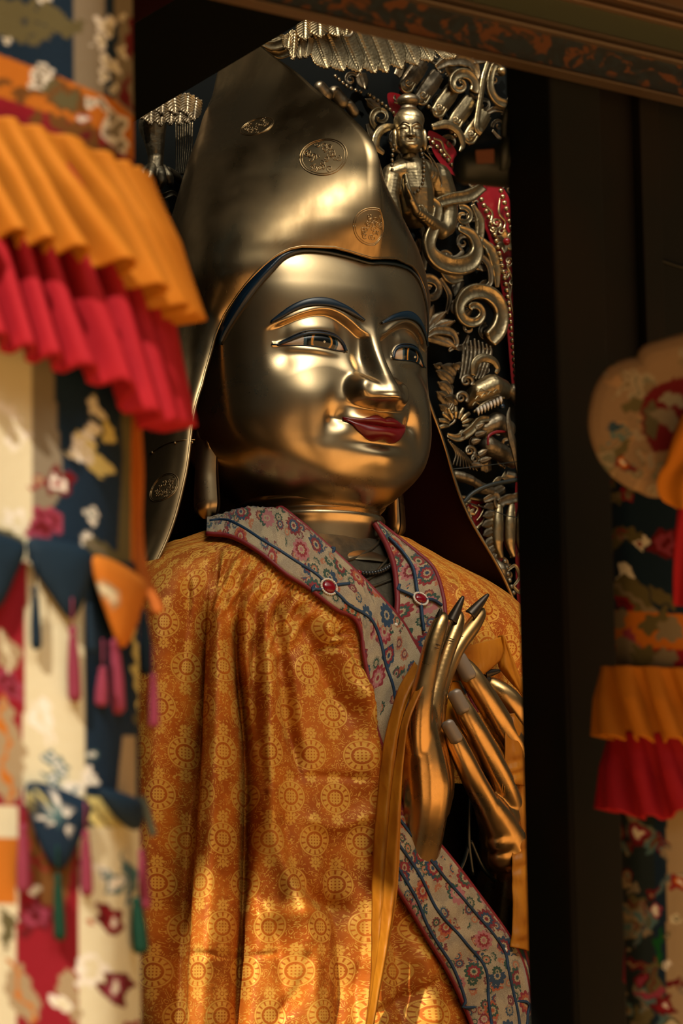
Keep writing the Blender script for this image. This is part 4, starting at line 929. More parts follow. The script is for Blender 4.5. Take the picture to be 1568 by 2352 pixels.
def panel(poly, h=2):
    c = spl(np.array(poly, float), 40, True); V = [T(x, y, h) for x, y in c] + [T(x, y, h - 14) for x, y in c]
    o = obj('red_panel', V, [tuple(range(40)), tuple(range(79, 39, -1))] + [(i, (i + 1) % 40, 40 + (i + 1) % 40, 40 + i) for i in range(40)], M_redpanel.m, thr, False); return o
panel([(1092, 425), (1150, 425), (1200, 560), (1215, 900), (1180, 910), (1158, 700), (1128, 570), (1096, 470)]); panel([(985, 300), (1040, 335), (1058, 400), (1030, 395), (995, 350)]); panel([(890, 215), (930, 225), (945, 275), (905, 268)])
panel([(330, 505), (400, 505), (400, 640), (330, 640)]); panel([(1105, 1200), (1150, 1200), (1150, 1310), (1115, 1300)]); panel([(1185, 1100), (1230, 1100), (1230, 1400), (1190, 1400)], 6)
# bead strings
beads([(1100, 445), (1130, 520), (1150, 600), (1165, 680), (1172, 740), (1178, 800), (1186, 880)], 14.5, 6.6, G_, thr); beads([(1150, 438), (1164, 485), (1178, 540), (1190, 600)], 14.5, 6.6, G_, thr)
beads([(974, 236), (1010, 272), (1046, 312)], 13, 6.2, G_, thr); beads([(848, 218), (880, 240), (908, 264)], 11.5, 5.6, G_, thr); beads([(984, 318), (1012, 347), (1050, 396)], 13.5, 6.4, G_, thr); beads([(336, 503), (402, 506)], 12, 5.4, D_, thr); beads([(1158, 1290), (1168, 1330), (1180, 1368)], 15, 7, D_, thr)
# scrolls
beads([(770, 175), (800, 200), (836, 214)], 11.5, 5.2, D_, thr); blob('lotus_bud', [[(735, 200, 20, 16), (748, 218, 22, 18)], [(768, 212, 24, 17), (782, 234, 26, 20)], [(800, 240, 20, 14), (812, 258, 20, 14)]], D_, thr)
spiral('scroll', 1086, 716, 74, 12, 1.55, 62, -1, 44, 16, G_, thr, 34, lob=.10); spiral('scroll', 1055, 194, 36, 7, 1.35, 30, -1, 30, 12, G_, thr, 34); spiral('scroll', 984, 668, 34, 8, 1.3, 200, 1, 26, 14, D_, thr, 24)
carve('scroll', [(1152, 160), (1138, 148), (1126, 170), (1124, 205), (1140, 232), (1170, 240), (1196, 228)], [14, 20, 24, 26, 26, 24, 18], G_, thr, 34); obj('scroll_boss', *ball(T(1152, 164, 44), 13 * K, 16, 10), G_, thr)
carve('scroll_stem', [(1122, 140), (1110, 180), (1102, 230), (1094, 290), (1104, 305)], [16, 18, 17, 18, 24], G_, thr, 40, RG)
carve('scroll', [(1000, 155), (1030, 140), (1070, 142), (1090, 165), (1084, 190)], [14, 30, 34, 30, 20], D_, thr, 20, lob=.15); carve('scroll', [(1085, 140), (1110, 135), (1130, 128)], [20, 26, 20], D_, thr, 24)
carve('scroll', [(1112, 262), (1140, 250), (1168, 262), (1178, 290), (1160, 310)], [10, 18, 20, 18, 10], D_, thr, 26); carve('scroll', [(1190, 300), (1172, 320), (1186, 350)], [10, 16, 10], G_, thr, 26); carve('scroll', [(1130, 300), (1150, 320), (1190, 330)], [8, 14, 8], D_, thr, 22)
spiral('scroll', 874, 270, 26, 7, 1.2, 120, 1, 18, 8, G_, thr, 26); carve('scroll', [(842, 285), (850, 310), (862, 330)], [12, 22, 12], D_, thr, 20)
carve('scroll', [(1096, 545), (1122, 575), (1136, 620), (1140, 660)], [12, 34, 30, 12], G_, thr, 16, lob=.12); carve('scroll', [(1060, 610), (1096, 590), (1120, 610), (1124, 650), (1104, 665)], [10, 18, 20, 18, 10], D_, thr, 28); carve('scroll', [(1002, 600), (1030, 640), (1062, 640)], [14, 34, 14], G_, thr, 14)
spiral('scroll', 1062, 498, 24, 6, 1.2, 250, 1, 16, 8, G_, thr, 24); carve('scroll', [(1084, 470), (1100, 510), (1096, 560), (1080, 580)], [12, 28, 26, 12], G_, thr, 14)
carve('scroll', [(968, 520), (975, 560), (972, 620)], [12, 24, 14], D_, thr, 18); carve('scroll', [(1030, 790), (1060, 800), (1075, 770)], [10, 22, 8], D_, thr, 16); carve('scroll', [(1010, 640), (1030, 680), (1024, 720)], [12, 20, 10], D_, thr, 14)
for i, a in enumerate((-78, -52, -28, -4, 22)):          # fan leaf
    q = math.radians(a); leafp('leaf_lobe', 980, 772, 980 + 74 * math.cos(q), 772 + 74 * math.sin(q), 15, D_, thr, 24 + i * 2, 0, 12, bend=-6)
carve('scroll', [(975, 775), (1000, 760), (1035, 765), (1046, 790), (1030, 806)], [10, 22, 24, 18, 8], D_, thr, 40)
# filigree on the red border
for pts in ([(1112, 470), (1130, 490), (1126, 520), (1140, 535)], [(1148, 455), (1146, 490), (1160, 510), (1156, 530)], [(1122, 520), (1136, 505), (1150, 512), (1146, 530)], [(1136, 575), (1150, 590), (1152, 620), (1166, 640)], [(1175, 590), (1165, 610), (1176, 640), (1172, 680)], [(1166, 650), (1172, 690), (1182, 730)], [(905, 235), (925, 240), (935, 258), (922, 262)], [(995, 318), (1012, 325), (1020, 345), (1036, 365)], [(340, 520), (365, 528), (378, 548), (392, 552)], [(348, 560), (358, 545), (372, 548)], [(362, 600), (366, 570), (384, 566), (394, 580)], [(345, 590), (352, 620), (370, 640)]):
    carve('filigree', pts, [5, 8, 8, 5], G_ if pts[0][0] > 500 else D_, thr, 14, RD, 40)
for cx, cy, r in ((1140, 512, 13), (1152, 532, 12), (1132, 528, 10), (1168, 600, 12), (1160, 628, 11), (1176, 650, 12), (376, 540, 12), (368, 590, 13), (390, 530, 9)): spiral('filigree', cx, cy, r, 3, 1.3, 90, 1 if cx % 2 else -1, 7, 4, G_ if cx > 500 else D_, thr, 16, RD)
for k in range(7):
    q = 2 * PI * k / 7; leafp('petal', 1163, 555, 1163 + 27 * math.cos(q), 555 + 27 * math.sin(q), 10, G_, thr, 18, 0, 6, 7, 12)
obj('gem', *ball(T(1163, 555, 34), np.array([10, 10, 10]) * K, 18, 10), M_gem.m, thr)
for cx, cy in ((1141, 513), (1176, 522), (1160, 627)): obj('gem', *ball(T(cx, cy, 22), 6 * K, 14, 8), M_gem.m, thr)
# row of lotus blocks along the arch
for i, (x, y) in enumerate(((946, 176), (980, 204), (1018, 233), (1055, 262), (1090, 294))):
    b = carve('lotus_block', [(x - 22, y + 30), (x - 8, y + 12), (x + 10, y - 12), (x + 24, y - 32)], [34, 46, 48, 40], G_ if i > 1 else D_, thr, 20, RG, 30)
    spiral('block_curl', x - 8, y + 13, 10, 3, 1.4, 0, 1, 5, 3, G_, thr, 44, RD); carve('block_rim', [(x - 26, y + 14), (x - 20, y + 32), (x - 4, y + 34), (x + 8, y + 16)], [5, 7, 7, 5], G_, thr, 38, RD, 30)
# lower ornament: red gusset, big bud, leaf collar
panel([(1056, 1140), (1092, 1146), (1126, 1152), (1112, 1190), (1086, 1218), (1068, 1180)], 12)
for pts in ([(1054, 1140), (1090, 1146), (1128, 1152)], [(1128, 1152), (1116, 1190), (1086, 1222)], [(1060, 1165), (1080, 1150)]): carve('gusset_rim', pts, [8, 10, 8], G_, thr, 20, RD, 30)
for k in range(6):
    q = 2 * PI * k / 6 + .3; leafp('petal', 1078, 1178, 1078 + 15 * math.cos(q), 1178 + 15 * math.sin(q), 5, G_, thr, 20, 0, 3, 7, 10)
for pts in ([(1082, 1160), (1096, 1168), (1090, 1182)], [(1098, 1160), (1112, 1164), (1104, 1184), (1094, 1196)]): carve('filigree', pts, [4, 7, 4], G_, thr, 18, RD, 24)
for i, (x, y) in enumerate(((1150, 1160), (1178, 1158), (1204, 1160))):
    carve('bud_rib', [(x - 4, y), (x + 2 - 10, y + 40), (x - 8, y + 90), (x + 2, y + 122)], [20, 34, 32, 12], G_, thr, 34, RD, 40)
for i in range(7): leafp('leaf', 1140 - i * 1 + (i > 3) * 6, 1158 + i * 19, 1106 + abs(i - 2) * 3, 1164 + i * 22, 11, D_, thr, 30, 0, 8)
carve('bud_cap', [(1110, 1150), (1136, 1140), (1140, 1160), (1156, 1150), (1200, 1140)], [12, 20, 22, 24, 20], D_, thr, 34, lob=.2)
blob('knob', [[(1130, 1290, 20, 14), (1145, 1310, 26, 22), (1150, 1335, 20, 16)]], D_, thr)
for pts in ([(1165, 1310), (1182, 1300), (1192, 1325), (1180, 1345)], [(1176, 1345), (1192, 1360), (1204, 1340)]): carve('scroll', pts, [6, 12, 6], G_, thr, 24)
# low background relief filling the gaps
_r = np.random.default_rng(11); _pts = []
_red = [[(1092, 425), (1150, 425), (1200, 560), (1215, 900), (1180, 910), (1158, 700), (1128, 570), (1096, 470)]]
while len(_pts) < 96:
    x, y = _r.uniform(720, 1210), _r.uniform(125, 1400)
    if (y > 270 and x < 900 + max(0, (y - 260)) * .12 + (80 if y > 600 else 0)) or (y <= 270 and x < 730 + (y - 130) * 1.1) or inpoly(np.array([[x, y]]), _red[0])[0]: continue
    if _pts and min(math.hypot(x - a, y - b) for a, b in _pts) < 26: continue
    _pts.append((x, y)); a0, sg_, rr = _r.uniform(0, 360), int(_r.choice([-1, 1])), _r.uniform(15, 24)
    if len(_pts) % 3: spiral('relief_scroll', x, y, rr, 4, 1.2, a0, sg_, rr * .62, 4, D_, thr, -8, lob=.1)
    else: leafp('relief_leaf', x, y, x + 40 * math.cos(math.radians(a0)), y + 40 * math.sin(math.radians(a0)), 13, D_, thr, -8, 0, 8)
# ------------- gilded bird wing above the hat
wing = thing('carved_wing', T(850, 110, 60), 'gilded carved bird wing with overlapping feathers under the painted beam', 'wing')
for i, (x0, y0, x1, y1, w_) in enumerate([(1000, 85, 1044, 133, 14), (950, 70, 991, 141, 15), (912, 62, 958, 150, 16), (878, 58, 922, 158, 17), (845, 55, 888, 167, 17), (816, 62, 861, 168, 17), (785, 72, 826, 166, 17), (752, 78, 788, 163, 17), (722, 78, 751, 157, 16), (706, 82, 700, 132, 10), (684, 80, 688, 134, 10)]): leafp('feather', x0, y0, x1, y1, w_ * 1.5, G_, wing, 70 + i * 3, 15, 14)
for x0, y0, x1, y1, w_ in ((700, 40, 700, 92, 16), (732, 30, 734, 86, 19), (768, 38, 776, 84, 17), (800, 42, 792, 82, 14), (676, 70, 672, 136, 9), (664, 80, 660, 112, 10)): leafp('feather', x0, y0, x1, y1, w_ * 1.15, G_, wing, 112, 9, 8)
carve('wing_claw', [(788, 82), (800, 84), (810, 74), (806, 56)], [6, 9, 9, 6], D_, wing, 130, RD)
carve('wing_cloud', [(598, 100), (625, 106), (650, 96), (640, 84), (622, 90)], [12, 24, 26, 18, 10], G_, wing, 70); carve('wing_cloud', [(608, 116), (640, 126), (668, 112), (676, 88), (664, 74)], [12, 22, 24, 20, 14], G_, wing, 60)
# ------------- bird leg at the left
D_shade = M_carve_shade.m
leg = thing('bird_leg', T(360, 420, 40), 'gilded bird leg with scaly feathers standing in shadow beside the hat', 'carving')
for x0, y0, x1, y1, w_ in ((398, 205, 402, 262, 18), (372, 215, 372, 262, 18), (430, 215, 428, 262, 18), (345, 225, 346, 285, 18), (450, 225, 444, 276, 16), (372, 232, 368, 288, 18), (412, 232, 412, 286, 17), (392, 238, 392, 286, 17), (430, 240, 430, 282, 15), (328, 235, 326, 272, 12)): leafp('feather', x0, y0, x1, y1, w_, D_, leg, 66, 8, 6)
blob('shank', [[(350, 288, 40, 34), (354, 320, 44, 26), (358, 360, 46, 19), (356, 388, 48, 20)]], D_shade, leg)
blob('claw_foot', [[(350, 384, 50, 14), (344, 400, 60, 14), (340, 414, 64, 12), (342, 424, 60, 9)], [(362, 384, 52, 13), (368, 402, 64, 15), (370, 416, 66, 13), (366, 428, 60, 9)], [(374, 388, 48, 12), (386, 405, 56, 13), (390, 418, 56, 10)], [(340, 388, 44, 12), (318, 404, 44, 12), (304, 420, 40, 10)], [(384, 392, 40, 11), (404, 404, 40, 11), (418, 420, 36, 8)]], D_shade, leg)
for i in range(8): carve('tail_strand', [(404 + i * 5.5, 280), (405 + i * 5, 340), (404 + i * 4, 402)], [4.5, 4.5, 4], D_shade, leg, 20, RD, 24)
for pts in ([(300, 452), (325, 448), (340, 462), (330, 480)], [(345, 440), (370, 452), (395, 444), (410, 455)], [(352, 470), (372, 462), (388, 480)], [(310, 490), (335, 486), (350, 492)]): carve('rock_ledge', pts, [8, 16, 16, 8], D_shade, leg, 24)
# ------------- lion-like dragon head at the right
drg = thing('dragon_head', T(1110, 930, 50), 'gilded dragon head with curled mane and bared teeth low beside the pillar', 'carving')
for i in range(8): carve('mane_strand', [(1062 + i * 9, 778 + 4 * abs(i - 3)), (1064 + i * 9, 810), (1060 + i * 8, 850), (1056 + i * 7, 872)], [6, 11, 11, 8], D_, drg, 30 + 4 * (i % 2), RD, 40)
carve('horn', [(1086, 862), (1088, 836), (1106, 822), (1130, 828), (1142, 846), (1138, 858)], [16, 22, 24, 24, 20, 10], G_, drg, 62, RG)
blob('brow', [[(1078, 925, 40, 16), (1098, 902, 56, 28), (1128, 888, 62, 32), (1152, 892, 54, 24), (1164, 906, 46, 12)]], G_, drg)
for x, y in ((1098, 912), (1112, 906), (1126, 902), (1140, 898), (1092, 926), (1104, 895)): carve('brow_scale', [(x - 8, y + 6), (x, y - 2), (x + 9, y + 3)], [2, 4, 2], G_, drg, 92, RD, 14)
for i in range(8):
    t = i / 7; x, y = 1098 + 52 * t, 942 - 26 * t; q = obj('tooth', *tube(np.array([T(x - 2, y - 4, 74), T(x, y + 4, 78), T(x + 1, y + 13, 76)]), np.array([4.2, 3.8, .6]) * K, 8), M_pearl.m, drg)
carve('lip', [(1088, 946), (1110, 928), (1136, 914), (1158, 914)], [6, 9, 9, 6], G_, drg, 70, RD); obj('eyeball', *ball(T(1152, 934, 70), 8 * K, 14, 10), M_teal.m, drg)
for cx, cy, r in ((1070, 876, 16), (1058, 914, 16), (1078, 1036, 13), (1090, 1054, 11), (1062, 1000, 12)): spiral('mane_curl', cx, cy, r, 3, 1.7, 40, -1, r * .8, 4, D_, drg, 54, RD); 
for i in range(9):                                        # shell-shaped ear
    q = math.radians(170 + i * 25); carve('ear_rib', [(1046 + 15 * math.cos(q), 976 + 15 * math.sin(q)), (1046 + 30 * math.cos(q), 974 + 30 * math.sin(q)), (1046 + 41 * math.cos(q), 976 + 42 * math.sin(q))], [6, 14, 10], G_, drg, 46, RD, 16)
carve('jaw', [(1026, 1000), (1050, 1006), (1078, 990), (1100, 966), (1122, 962)], [12, 22, 24, 22, 14], G_, drg, 56); blob('snout', [[(1110, 985, 34, 22), (1140, 970, 44, 26), (1166, 985, 40, 22)], [(1120, 1025, 30, 26), (1150, 1040, 34, 24), (1176, 1060, 30, 18)]], D_, drg)
o = carve('mouth', [(1120, 1022), (1122, 1002), (1140, 992), (1164, 992)], [6, 8, 8, 5], M_redpanel.m, drg, 74, RD); o['label'] = 'red lip line of the open mouth'
for x0, y0, x1, y1, w_ in ((1010, 850, 996, 838, 9), (1040, 880, 1000, 852, 13), (1046, 862, 1012, 840, 12), (1036, 905, 1004, 878, 12), (1030, 930, 1002, 900, 13), (1052, 850, 1040, 836, 10), (1030, 955, 1008, 930, 10), (1050, 930, 1020, 912, 10)): leafp('mane_lock', x0, y0, x1, y1, w_ * 1.15, D_, drg, 40, 0, 10, bend=5)
for i in range(7): carve('mane_strand', [(1030 + i * 2, 880 + i * 11), (1038 + i, 900 + i * 11), (1030, 925 + i * 9)], [4, 8, 3], D_, drg, 42, RD, 20)
for x0, y0, x1, y1 in ((1092, 985, 1112, 972), (1090, 1000, 1118, 992), (1082, 1016, 1104, 1010), (1098, 1046, 1120, 1032), (1102, 1060, 1128, 1052), (1082, 1066, 1108, 1070)): leafp('flame', x0, y0, x1, y1, 8, D_, drg, 58, 0, 8)
carve('trunk', [(1170, 936), (1166, 960), (1172, 1000), (1182, 1040), (1192, 1090), (1196, 1130)], [4, 18, 26, 22, 14, 6], D_, drg, 84, RG)
for i in range(8): carve('mane_strand', [(1028 + i * 5, 1010 + i * 4), (1046 + i * 5, 1040 + i * 3), (1040 + i * 8, 1068 + i * 2)], [3, 7, 3], D_, drg, 36, RD, 24)
blob('scaled_tail', [[(1046, 1092, 36, 13), (1062, 1096, 40, 14)], [(1064, 1096, 40, 13), (1080, 1102, 42, 13)], [(1082, 1104, 40, 12), (1098, 1112, 40, 11)], [(1100, 1120, 34, 16), (1124, 1128, 30, 14)]], D_, drg)
for i in range(9): carve('tail_brush', [(1126, 1114), (1146, 1104 - i), (1160 + i * 1.5, 1082 + i * 3.5)], [3, 5, 2], G_, drg, 44, RD, 18)
blob('cheek_boss', [[(1180, 900, 40, 22), (1190, 915, 40, 20)]], D_, drg)
# ------------- small praying attendant
fig = thing('praying_figure', T(945, 520, 60), 'small gilded praying figure with topknot and bead necklace beside the hat', 'statue')
FH = 95.0; fc_ = PL(940, 305, TF + FH); ya = math.radians(-36); SC = .152
def figp(x, f, z):                                       # little face: own axes, turned towards the left
    return np.stack([fc_[0] + SC * (x * math.cos(ya) + f * math.sin(ya)), fc_[1] + SC * (-x * math.sin(ya) + f * math.cos(ya)), fc_[2] + SC * z], -1)
sz = np.concatenate([np.linspace(355, 110, 24, endpoint=False), np.linspace(110, -262, 120, endpoint=False), np.linspace(-262, -345, 14)]); st = np.linspace(-PI, PI, 150, endpoint=False); Zf, Tf = np.meshgrid(sz, st, indexing='ij')
af, bf_ = f_ab(Zf); af = af * .76; Xf = af * sg(np.sin(Tf), 2 / NE); cF = np.cos(Tf); Ff = np.where(cF > 0, bf_, af) * sg(cF, 2 / NE) + 1.15 * relief(Xf, Zf) * (1 - .62 * sst(-Zf, 128, 148)) * sst(cF, .1, .32)
face_ = obj('face', Lv(figp(Xf, Ff, Zf * 1.08).reshape(-1, 3)), gridF(len(sz), 150, True) + [tuple(range(150))], G_, fig)
for side in (-1, 1):
    c = spl(brow_u, 24); obj('eyebrow', *tube(Lv(figp(c[:, 0] * side * .77, face_F(c[:, 0], c[:, 1]) + 8, c[:, 1] * 1.08)), np.interp(np.linspace(0, 1, 24), [0, .5, 1], [3, 9, 5]) * SC * K * 1.0, 6), M_darknail.m, face_)
    c = spl(eye_u, 24); obj('lid_line', *tube(Lv(figp(c[:, 0] * side * .77, face_F(c[:, 0], c[:, 1]) + 4, c[:, 1] * 1.08)), 5 * SC * K, 6), M_darknail.m, face_)
    c = np.array([(0, -160), (22, -156), (40, -161)]) ; obj('lip', *tube(Lv(figp(c[:, 0] * side, 266 + 0 * c[:, 0], c[:, 1] * 1.08)), np.array([7, 6, 2]) * SC * K, 6), M_darknail.m, face_)
    obj('ear', *ball(Lv(figp(np.array(236 * side), np.array(-10.), np.array(-120.))[None])[0], np.array([45, 70, 190]) * SC * K, 14, 10, UNZ), G_, fig)
hair = MB(); hair.add(*ball(Lv(figp(np.array(0.), np.array(-40.), np.array(215.))[None])[0], np.array([240, 270, 215]) * SC * K, 24, 14, UNZ)); hair.build('hair_cap', G_, fig)
knot = MB(); kp = [Lv(figp(np.array(0.), np.array(-60.), np.array(z))[None])[0] for z in (390., 440., 480., 560., 620.)]
knot.add(*tube(np.array([kp[0], kp[1], kp[2]]), np.array([170, 130, 120]) * SC * K, 20)); knot.add(*ball(kp[3], np.array([190, 190, 110]) * SC * K, 22, 12, UNZ)); knot.build('topknot', D_, fig)
blob('body', [[(942, 352, 84, 20), (944, 378, 80, 24)], [(945, 398, 74, 44), (950, 440, 74, 52), (952, 480, 70, 50)], [(900, 398, 66, 24), (925, 392, 72, 30), (968, 394, 72, 33), (1004, 412, 62, 36)], [(1000, 412, 62, 42), (1016, 452, 62, 38), (1024, 494, 72, 31), (1024, 520, 84, 25), (1014, 532, 90, 20)], [(900, 400, 64, 26), (892, 450, 66, 26), (905, 500, 80, 22)], [(1012, 528, 92, 19), (985, 508, 110, 17), (958, 486, 124, 14)]], G_, fig, 2.0, 6)
blob('praying_hands', [[(954, 484, 128, 12), (944, 462, 134, 11), (938, 440, 136, 9), (934, 420, 136, 6), (931, 402, 134, 4.5)], [(940, 470, 126, 10), (932, 446, 126, 9), (926, 424, 126, 6), (927, 404, 128, 4.5)], [(944, 455, 140, 6), (936, 436, 146, 5), (932, 424, 146, 4)]], G_, fig, 1.3, 3)
for r_, x in ((9, 968), (9, 962), (9, 956)): pass
obj('bangle', *tube(np.array([T(966 + 9 * math.sin(a), 486 - 14 * math.cos(a), 126 + 4 * math.sin(a)) for a in np.linspace(0, 2 * PI, 20)]), 3 * K, 8), G_, fig)
obj('bangle', *tube(np.array([T(972 + 9 * math.sin(a), 492 - 14 * math.cos(a), 122 + 4 * math.sin(a)) for a in np.linspace(0, 2 * PI, 20)]), 3 * K, 8), G_, fig)
for pts in ([(905, 335), (901, 352), (900, 376), (900, 390)], [(966, 345), (972, 368), (973, 396), (970, 420), (962, 436), (952, 444)]):
    c = spl(np.array(pts, float), 12 if len(pts) > 4 else 6)
    for x, y in c: obj('necklace_bead', *ball(T(x, y, 122), np.array([4.4, 4.4, 5.2]) * K, 10, 8), D_, fig)
for pts in ([(972, 350), (990, 370), (996, 400), (992, 410)], [(984, 352), (1004, 384), (1014, 420), (1012, 432)], [(960, 450), (952, 470), (950, 490)]): carve('robe_fold', pts, [2, 5, 5, 2], D_, fig, 100, RD, 24)
carve('sash', [(1108, 428), (1074, 450), (1030, 458), (998, 470), (985, 490)], [26, 34, 32, 28, 18], G_, fig, 100, CH); carve('sash', [(962, 472), (985, 462), (1002, 478), (994, 520), (982, 560), (996, 594), (1036, 612), (1076, 604), (1092, 574), (1080, 540), (1052, 524)], [16, 26, 32, 34, 38, 44, 46, 44, 40, 30, 16], G_, fig, 104, CH, 110, .08)
carve('sash', [(992, 292), (1026, 286), (1052, 304), (1062, 332), (1056, 350)], [16, 24, 24, 20, 10], G_, fig, 66, RG); carve('sash', [(912, 292), (884, 294), (866, 310), (862, 336), (880, 352)], [14, 22, 24, 24, 14], G_, fig, 60, RG); carve('sash', [(1050, 560), (1060, 580), (1040, 594), (1024, 584)], [6, 14, 14, 6], D_, fig, 96, RG)
# ------------- cable and wire crossing the carving
cb = thing('cable', T(1120, 1115, 130), 'thick dark cable sagging across the carving beside the pillar', 'cable'); obj('cable_run', *tube(spl(np.array([T(1060, 1160, 110), T(1084, 1134, 120), T(1120, 1116, 130), T(1165, 1106, 130), T(1230, 1096, 130)]), 40), 5.5 * K, 10), M_black.m, cb)
wr = thing('wire', T(1120, 1068, 130), 'thin straight wire stretched over the mane of the gilded dragon head', 'wire'); obj('wire_run', *tube(np.array([T(1036, 1078, 130), T(1110, 1070, 130), T(1230, 1055, 130)]), 1.2 * K, 6), M_black.m, wr)
wr2 = thing('wire', T(1120, 1168, 130), 'thin twisted wire hanging over the gilded bud beside the pillar', 'wire'); obj('wire_run', *tube(spl(np.array([T(1060, 1150, 130), T(1130, 1172, 132), T(1170, 1186, 132), T(1230, 1192, 130)]), 30), 1.3 * K, 6), M_black.m, wr2)
# ---------------------------------------------------------------- the two hanging brocade banners in front
_lin = lin
def lin(r, g, b): return tuple(.52 * v for v in _lin(r, g, b))
M_patch = Mat('patchwork_brocade', (1, 1, 1), 0, .8, .15, 0); _a = M_patch.nt.nodes.new('ShaderNodeAttribute'); _a.attribute_name = 'Col'
_n = M_patch.tex('Noise', 60.0, None, Detail=3.0); _w = M_patch.tex('Wave', 60.0, None, Distortion=4.0)
M_patch.set('Base Color', _a.outputs['Color']); M_patch.bump(M_patch.x(_n.outputs['Fac']) + M_patch.x(_w.outputs['Fac']) * .3, .3, .004)
def cloth_mat(name, c0, c1):
    m = Mat(name, c0, 0, .75, .15, 0); n = m.tex('Noise', 9.0, None, Detail=3.0); m.set('Base Color', m.mix(n.outputs['Fac'], c0, c1)); m.bump(n.outputs['Fac'], .2, .01); return m.m
M_yel = cloth_mat('marigold_cloth', lin(206, 126, 30), lin(222, 142, 44)); M_red = cloth_mat('scarlet_cloth', lin(176, 26, 44), lin(192, 34, 50))
M_navy = cloth_mat('navy_cloth', lin(14, 38, 58), lin(20, 46, 66)); M_pink = cloth_mat('rose_thread', lin(138, 52, 78), lin(152, 62, 88)); M_green = cloth_mat('green_thread', lin(10, 58, 46), lin(16, 72, 54)); M_orange = cloth_mat('orange_cloth', lin(206, 116, 40), lin(190, 100, 36))
NAVY, CREAM, WHITE, OLIVE, BROWN, RED, ORG_, PINK, BEIGE, DKRED, YEL, TEAL, GREY = (lin(*c) for c in ((16, 42, 66), (232, 226, 196), (250, 248, 240), (104, 98, 66), (120, 78, 34), (150, 24, 42), (206, 122, 36), (160, 64, 92), (176, 156, 124), (110, 18, 28), (226, 214, 140), (86, 124, 132), (140, 130, 112)))
class Banner:
    def __init__(s, name, plan, ztop, zbot, label, cat, n=520):
        s.plan = spl(np.array([PD(x, 1176, d)[:2] for x, d in plan]), n, True); s.n = n
        s.c = s.plan.mean(0); T = np.roll(s.plan, -1, 0) - np.roll(s.plan, 1, 0); T /= np.linalg.norm(T, axis=1)[:, None]; s.nrm = np.stack([T[:, 1], -T[:, 0]], -1)
        if (s.nrm * (s.plan - s.c)).sum() < 0: s.nrm *= -1
        s.t = thing(name, (s.c[0], s.c[1], zbot), label, cat); s.z0, s.z1 = zbot, ztop; s.col = None
        seg = np.linalg.norm(np.roll(s.plan, -1, 0) - s.plan, axis=1); s.arc = np.concatenate([[0], np.cumsum(seg)[:-1]]); s.per = seg.sum()
    def zcurve(s, XY, curve):                            # heights at which the uprights over XY meet a traced curve
        c = np.asarray(curve, float); P0 = np.hstack([XY, np.full((len(XY), 1), 2.0)]); P1 = np.hstack([XY, np.full((len(XY), 1), 4.0)]); a, b = proj(P0), proj(P1)
        z = np.full(len(XY), 3.0)
        for _ in range(6):
            p = proj(np.hstack([XY, z[:, None]])); y = np.interp(p[:, 0], c[:, 0], c[:, 1]); z = 2 + 2 * (y - a[:, 1]) / (b[:, 1] - a[:, 1])
        return z
    def core(s, name, nz, painter, fold=.004):
        z = np.linspace(s.z1, s.z0, nz); k = .5 + .5 * np.sin(s.arc / s.per * 2 * PI * 40)
        V = np.concatenate([np.hstack([s.plan + s.nrm * (fold * np.sin(s.arc * 26 + .6 * math.sin(zz * 3)) )[:, None], np.full((s.n, 1), zz)]) for zz in z])
        o = obj(name, V, gridF(nz, s.n, True), None, s.t, col=painter(proj(V)), mats=[M_patch.m]); s.tree = bvh(V, gridF(nz, s.n, True)); return o
    def frill(s, name, top, bot, off, flare, mat, pitch, amp, shear, nz=46, wav=.012):
        zt = s.zcurve(s.plan, top); V = []; ends = s.plan + s.nrm * (off + flare); zb = s.zcurve(ends, bot)
        for j in range(nz):
            v = j / (nz - 1); ph = (s.arc - shear * v * .06) / pitch * 2 * PI + .9 * np.sin(s.arc * 17 + 1.3) + .7 * np.sin(s.arc * 31)
            q_ = np.sin(ph); pl = sst(q_, -.55, .45) * (.82 + .18 * q_); d = off + flare * v ** 1.3 + amp * (pl - .5) * min(1, .25 + v * 1.6)
            z = zt + (zb - zt) * v + wav * (pl - .5) * v
            V.append(np.hstack([s.plan + s.nrm * d[:, None], z[:, None]]))
        o = obj(name, np.concatenate(V), gridF(nz, s.n, True), mat, s.t); solid(o, .006, 0); return o
    def at(s, x, y, off): return cast(s.tree, x, y, off)
    def tab_(s, name, poly, off, mat, th=.012, col=None):
        c = np.mean(poly, 0); pts = spl(np.array(poly, float), 48, True); rings = [pts, c + (pts - c) * .93, c + (pts - c) * .6, c + (pts - c) * .25]
        V = [s.at(x, y, off + (0 if i == 0 else .004 + .003 * i)) for i, r in enumerate(rings) for x, y in r]; F = gridF(4, 48, True) + [tuple(range(3 * 48, 4 * 48))]
        cc = None if col is None else col(proj(np.array(V)))
        o = obj(name, V, F, mat, s.t, col=cc, mats=None if col is None else [M_patch.m]); solid(o, th, 1); return o
    def tassel(s, x0, y0, x1, y1, w, mat, off=.045):
        a = s.at(min(x0, s.edge), y0, off); pa = proj(a); dep = (a - CAM) @ _fw; a = PD(x0, y0, dep); b = PD(x1, y1, dep); k = dep / FPX
        P = np.linspace(a, b, 16); t = np.linspace(0, 1, 16); R = w * .5 * k * np.interp(t, [0, .03, .10, .14, .2, .6, .97, 1], [.2, .7, .75, .45, .7, 1, 1.05, .6])
        o = obj('tassel', *tube(P, R, 18), mat, s.t)
        Vv = np.array([v.co[:] for v in o.data.vertices]); ang = np.arange(len(Vv)) % 18; Vv += 0
        obj('cord', *tube(np.linspace(a + ZV * .05, a, 4), 2.2 * k, 6), mat, o); return o
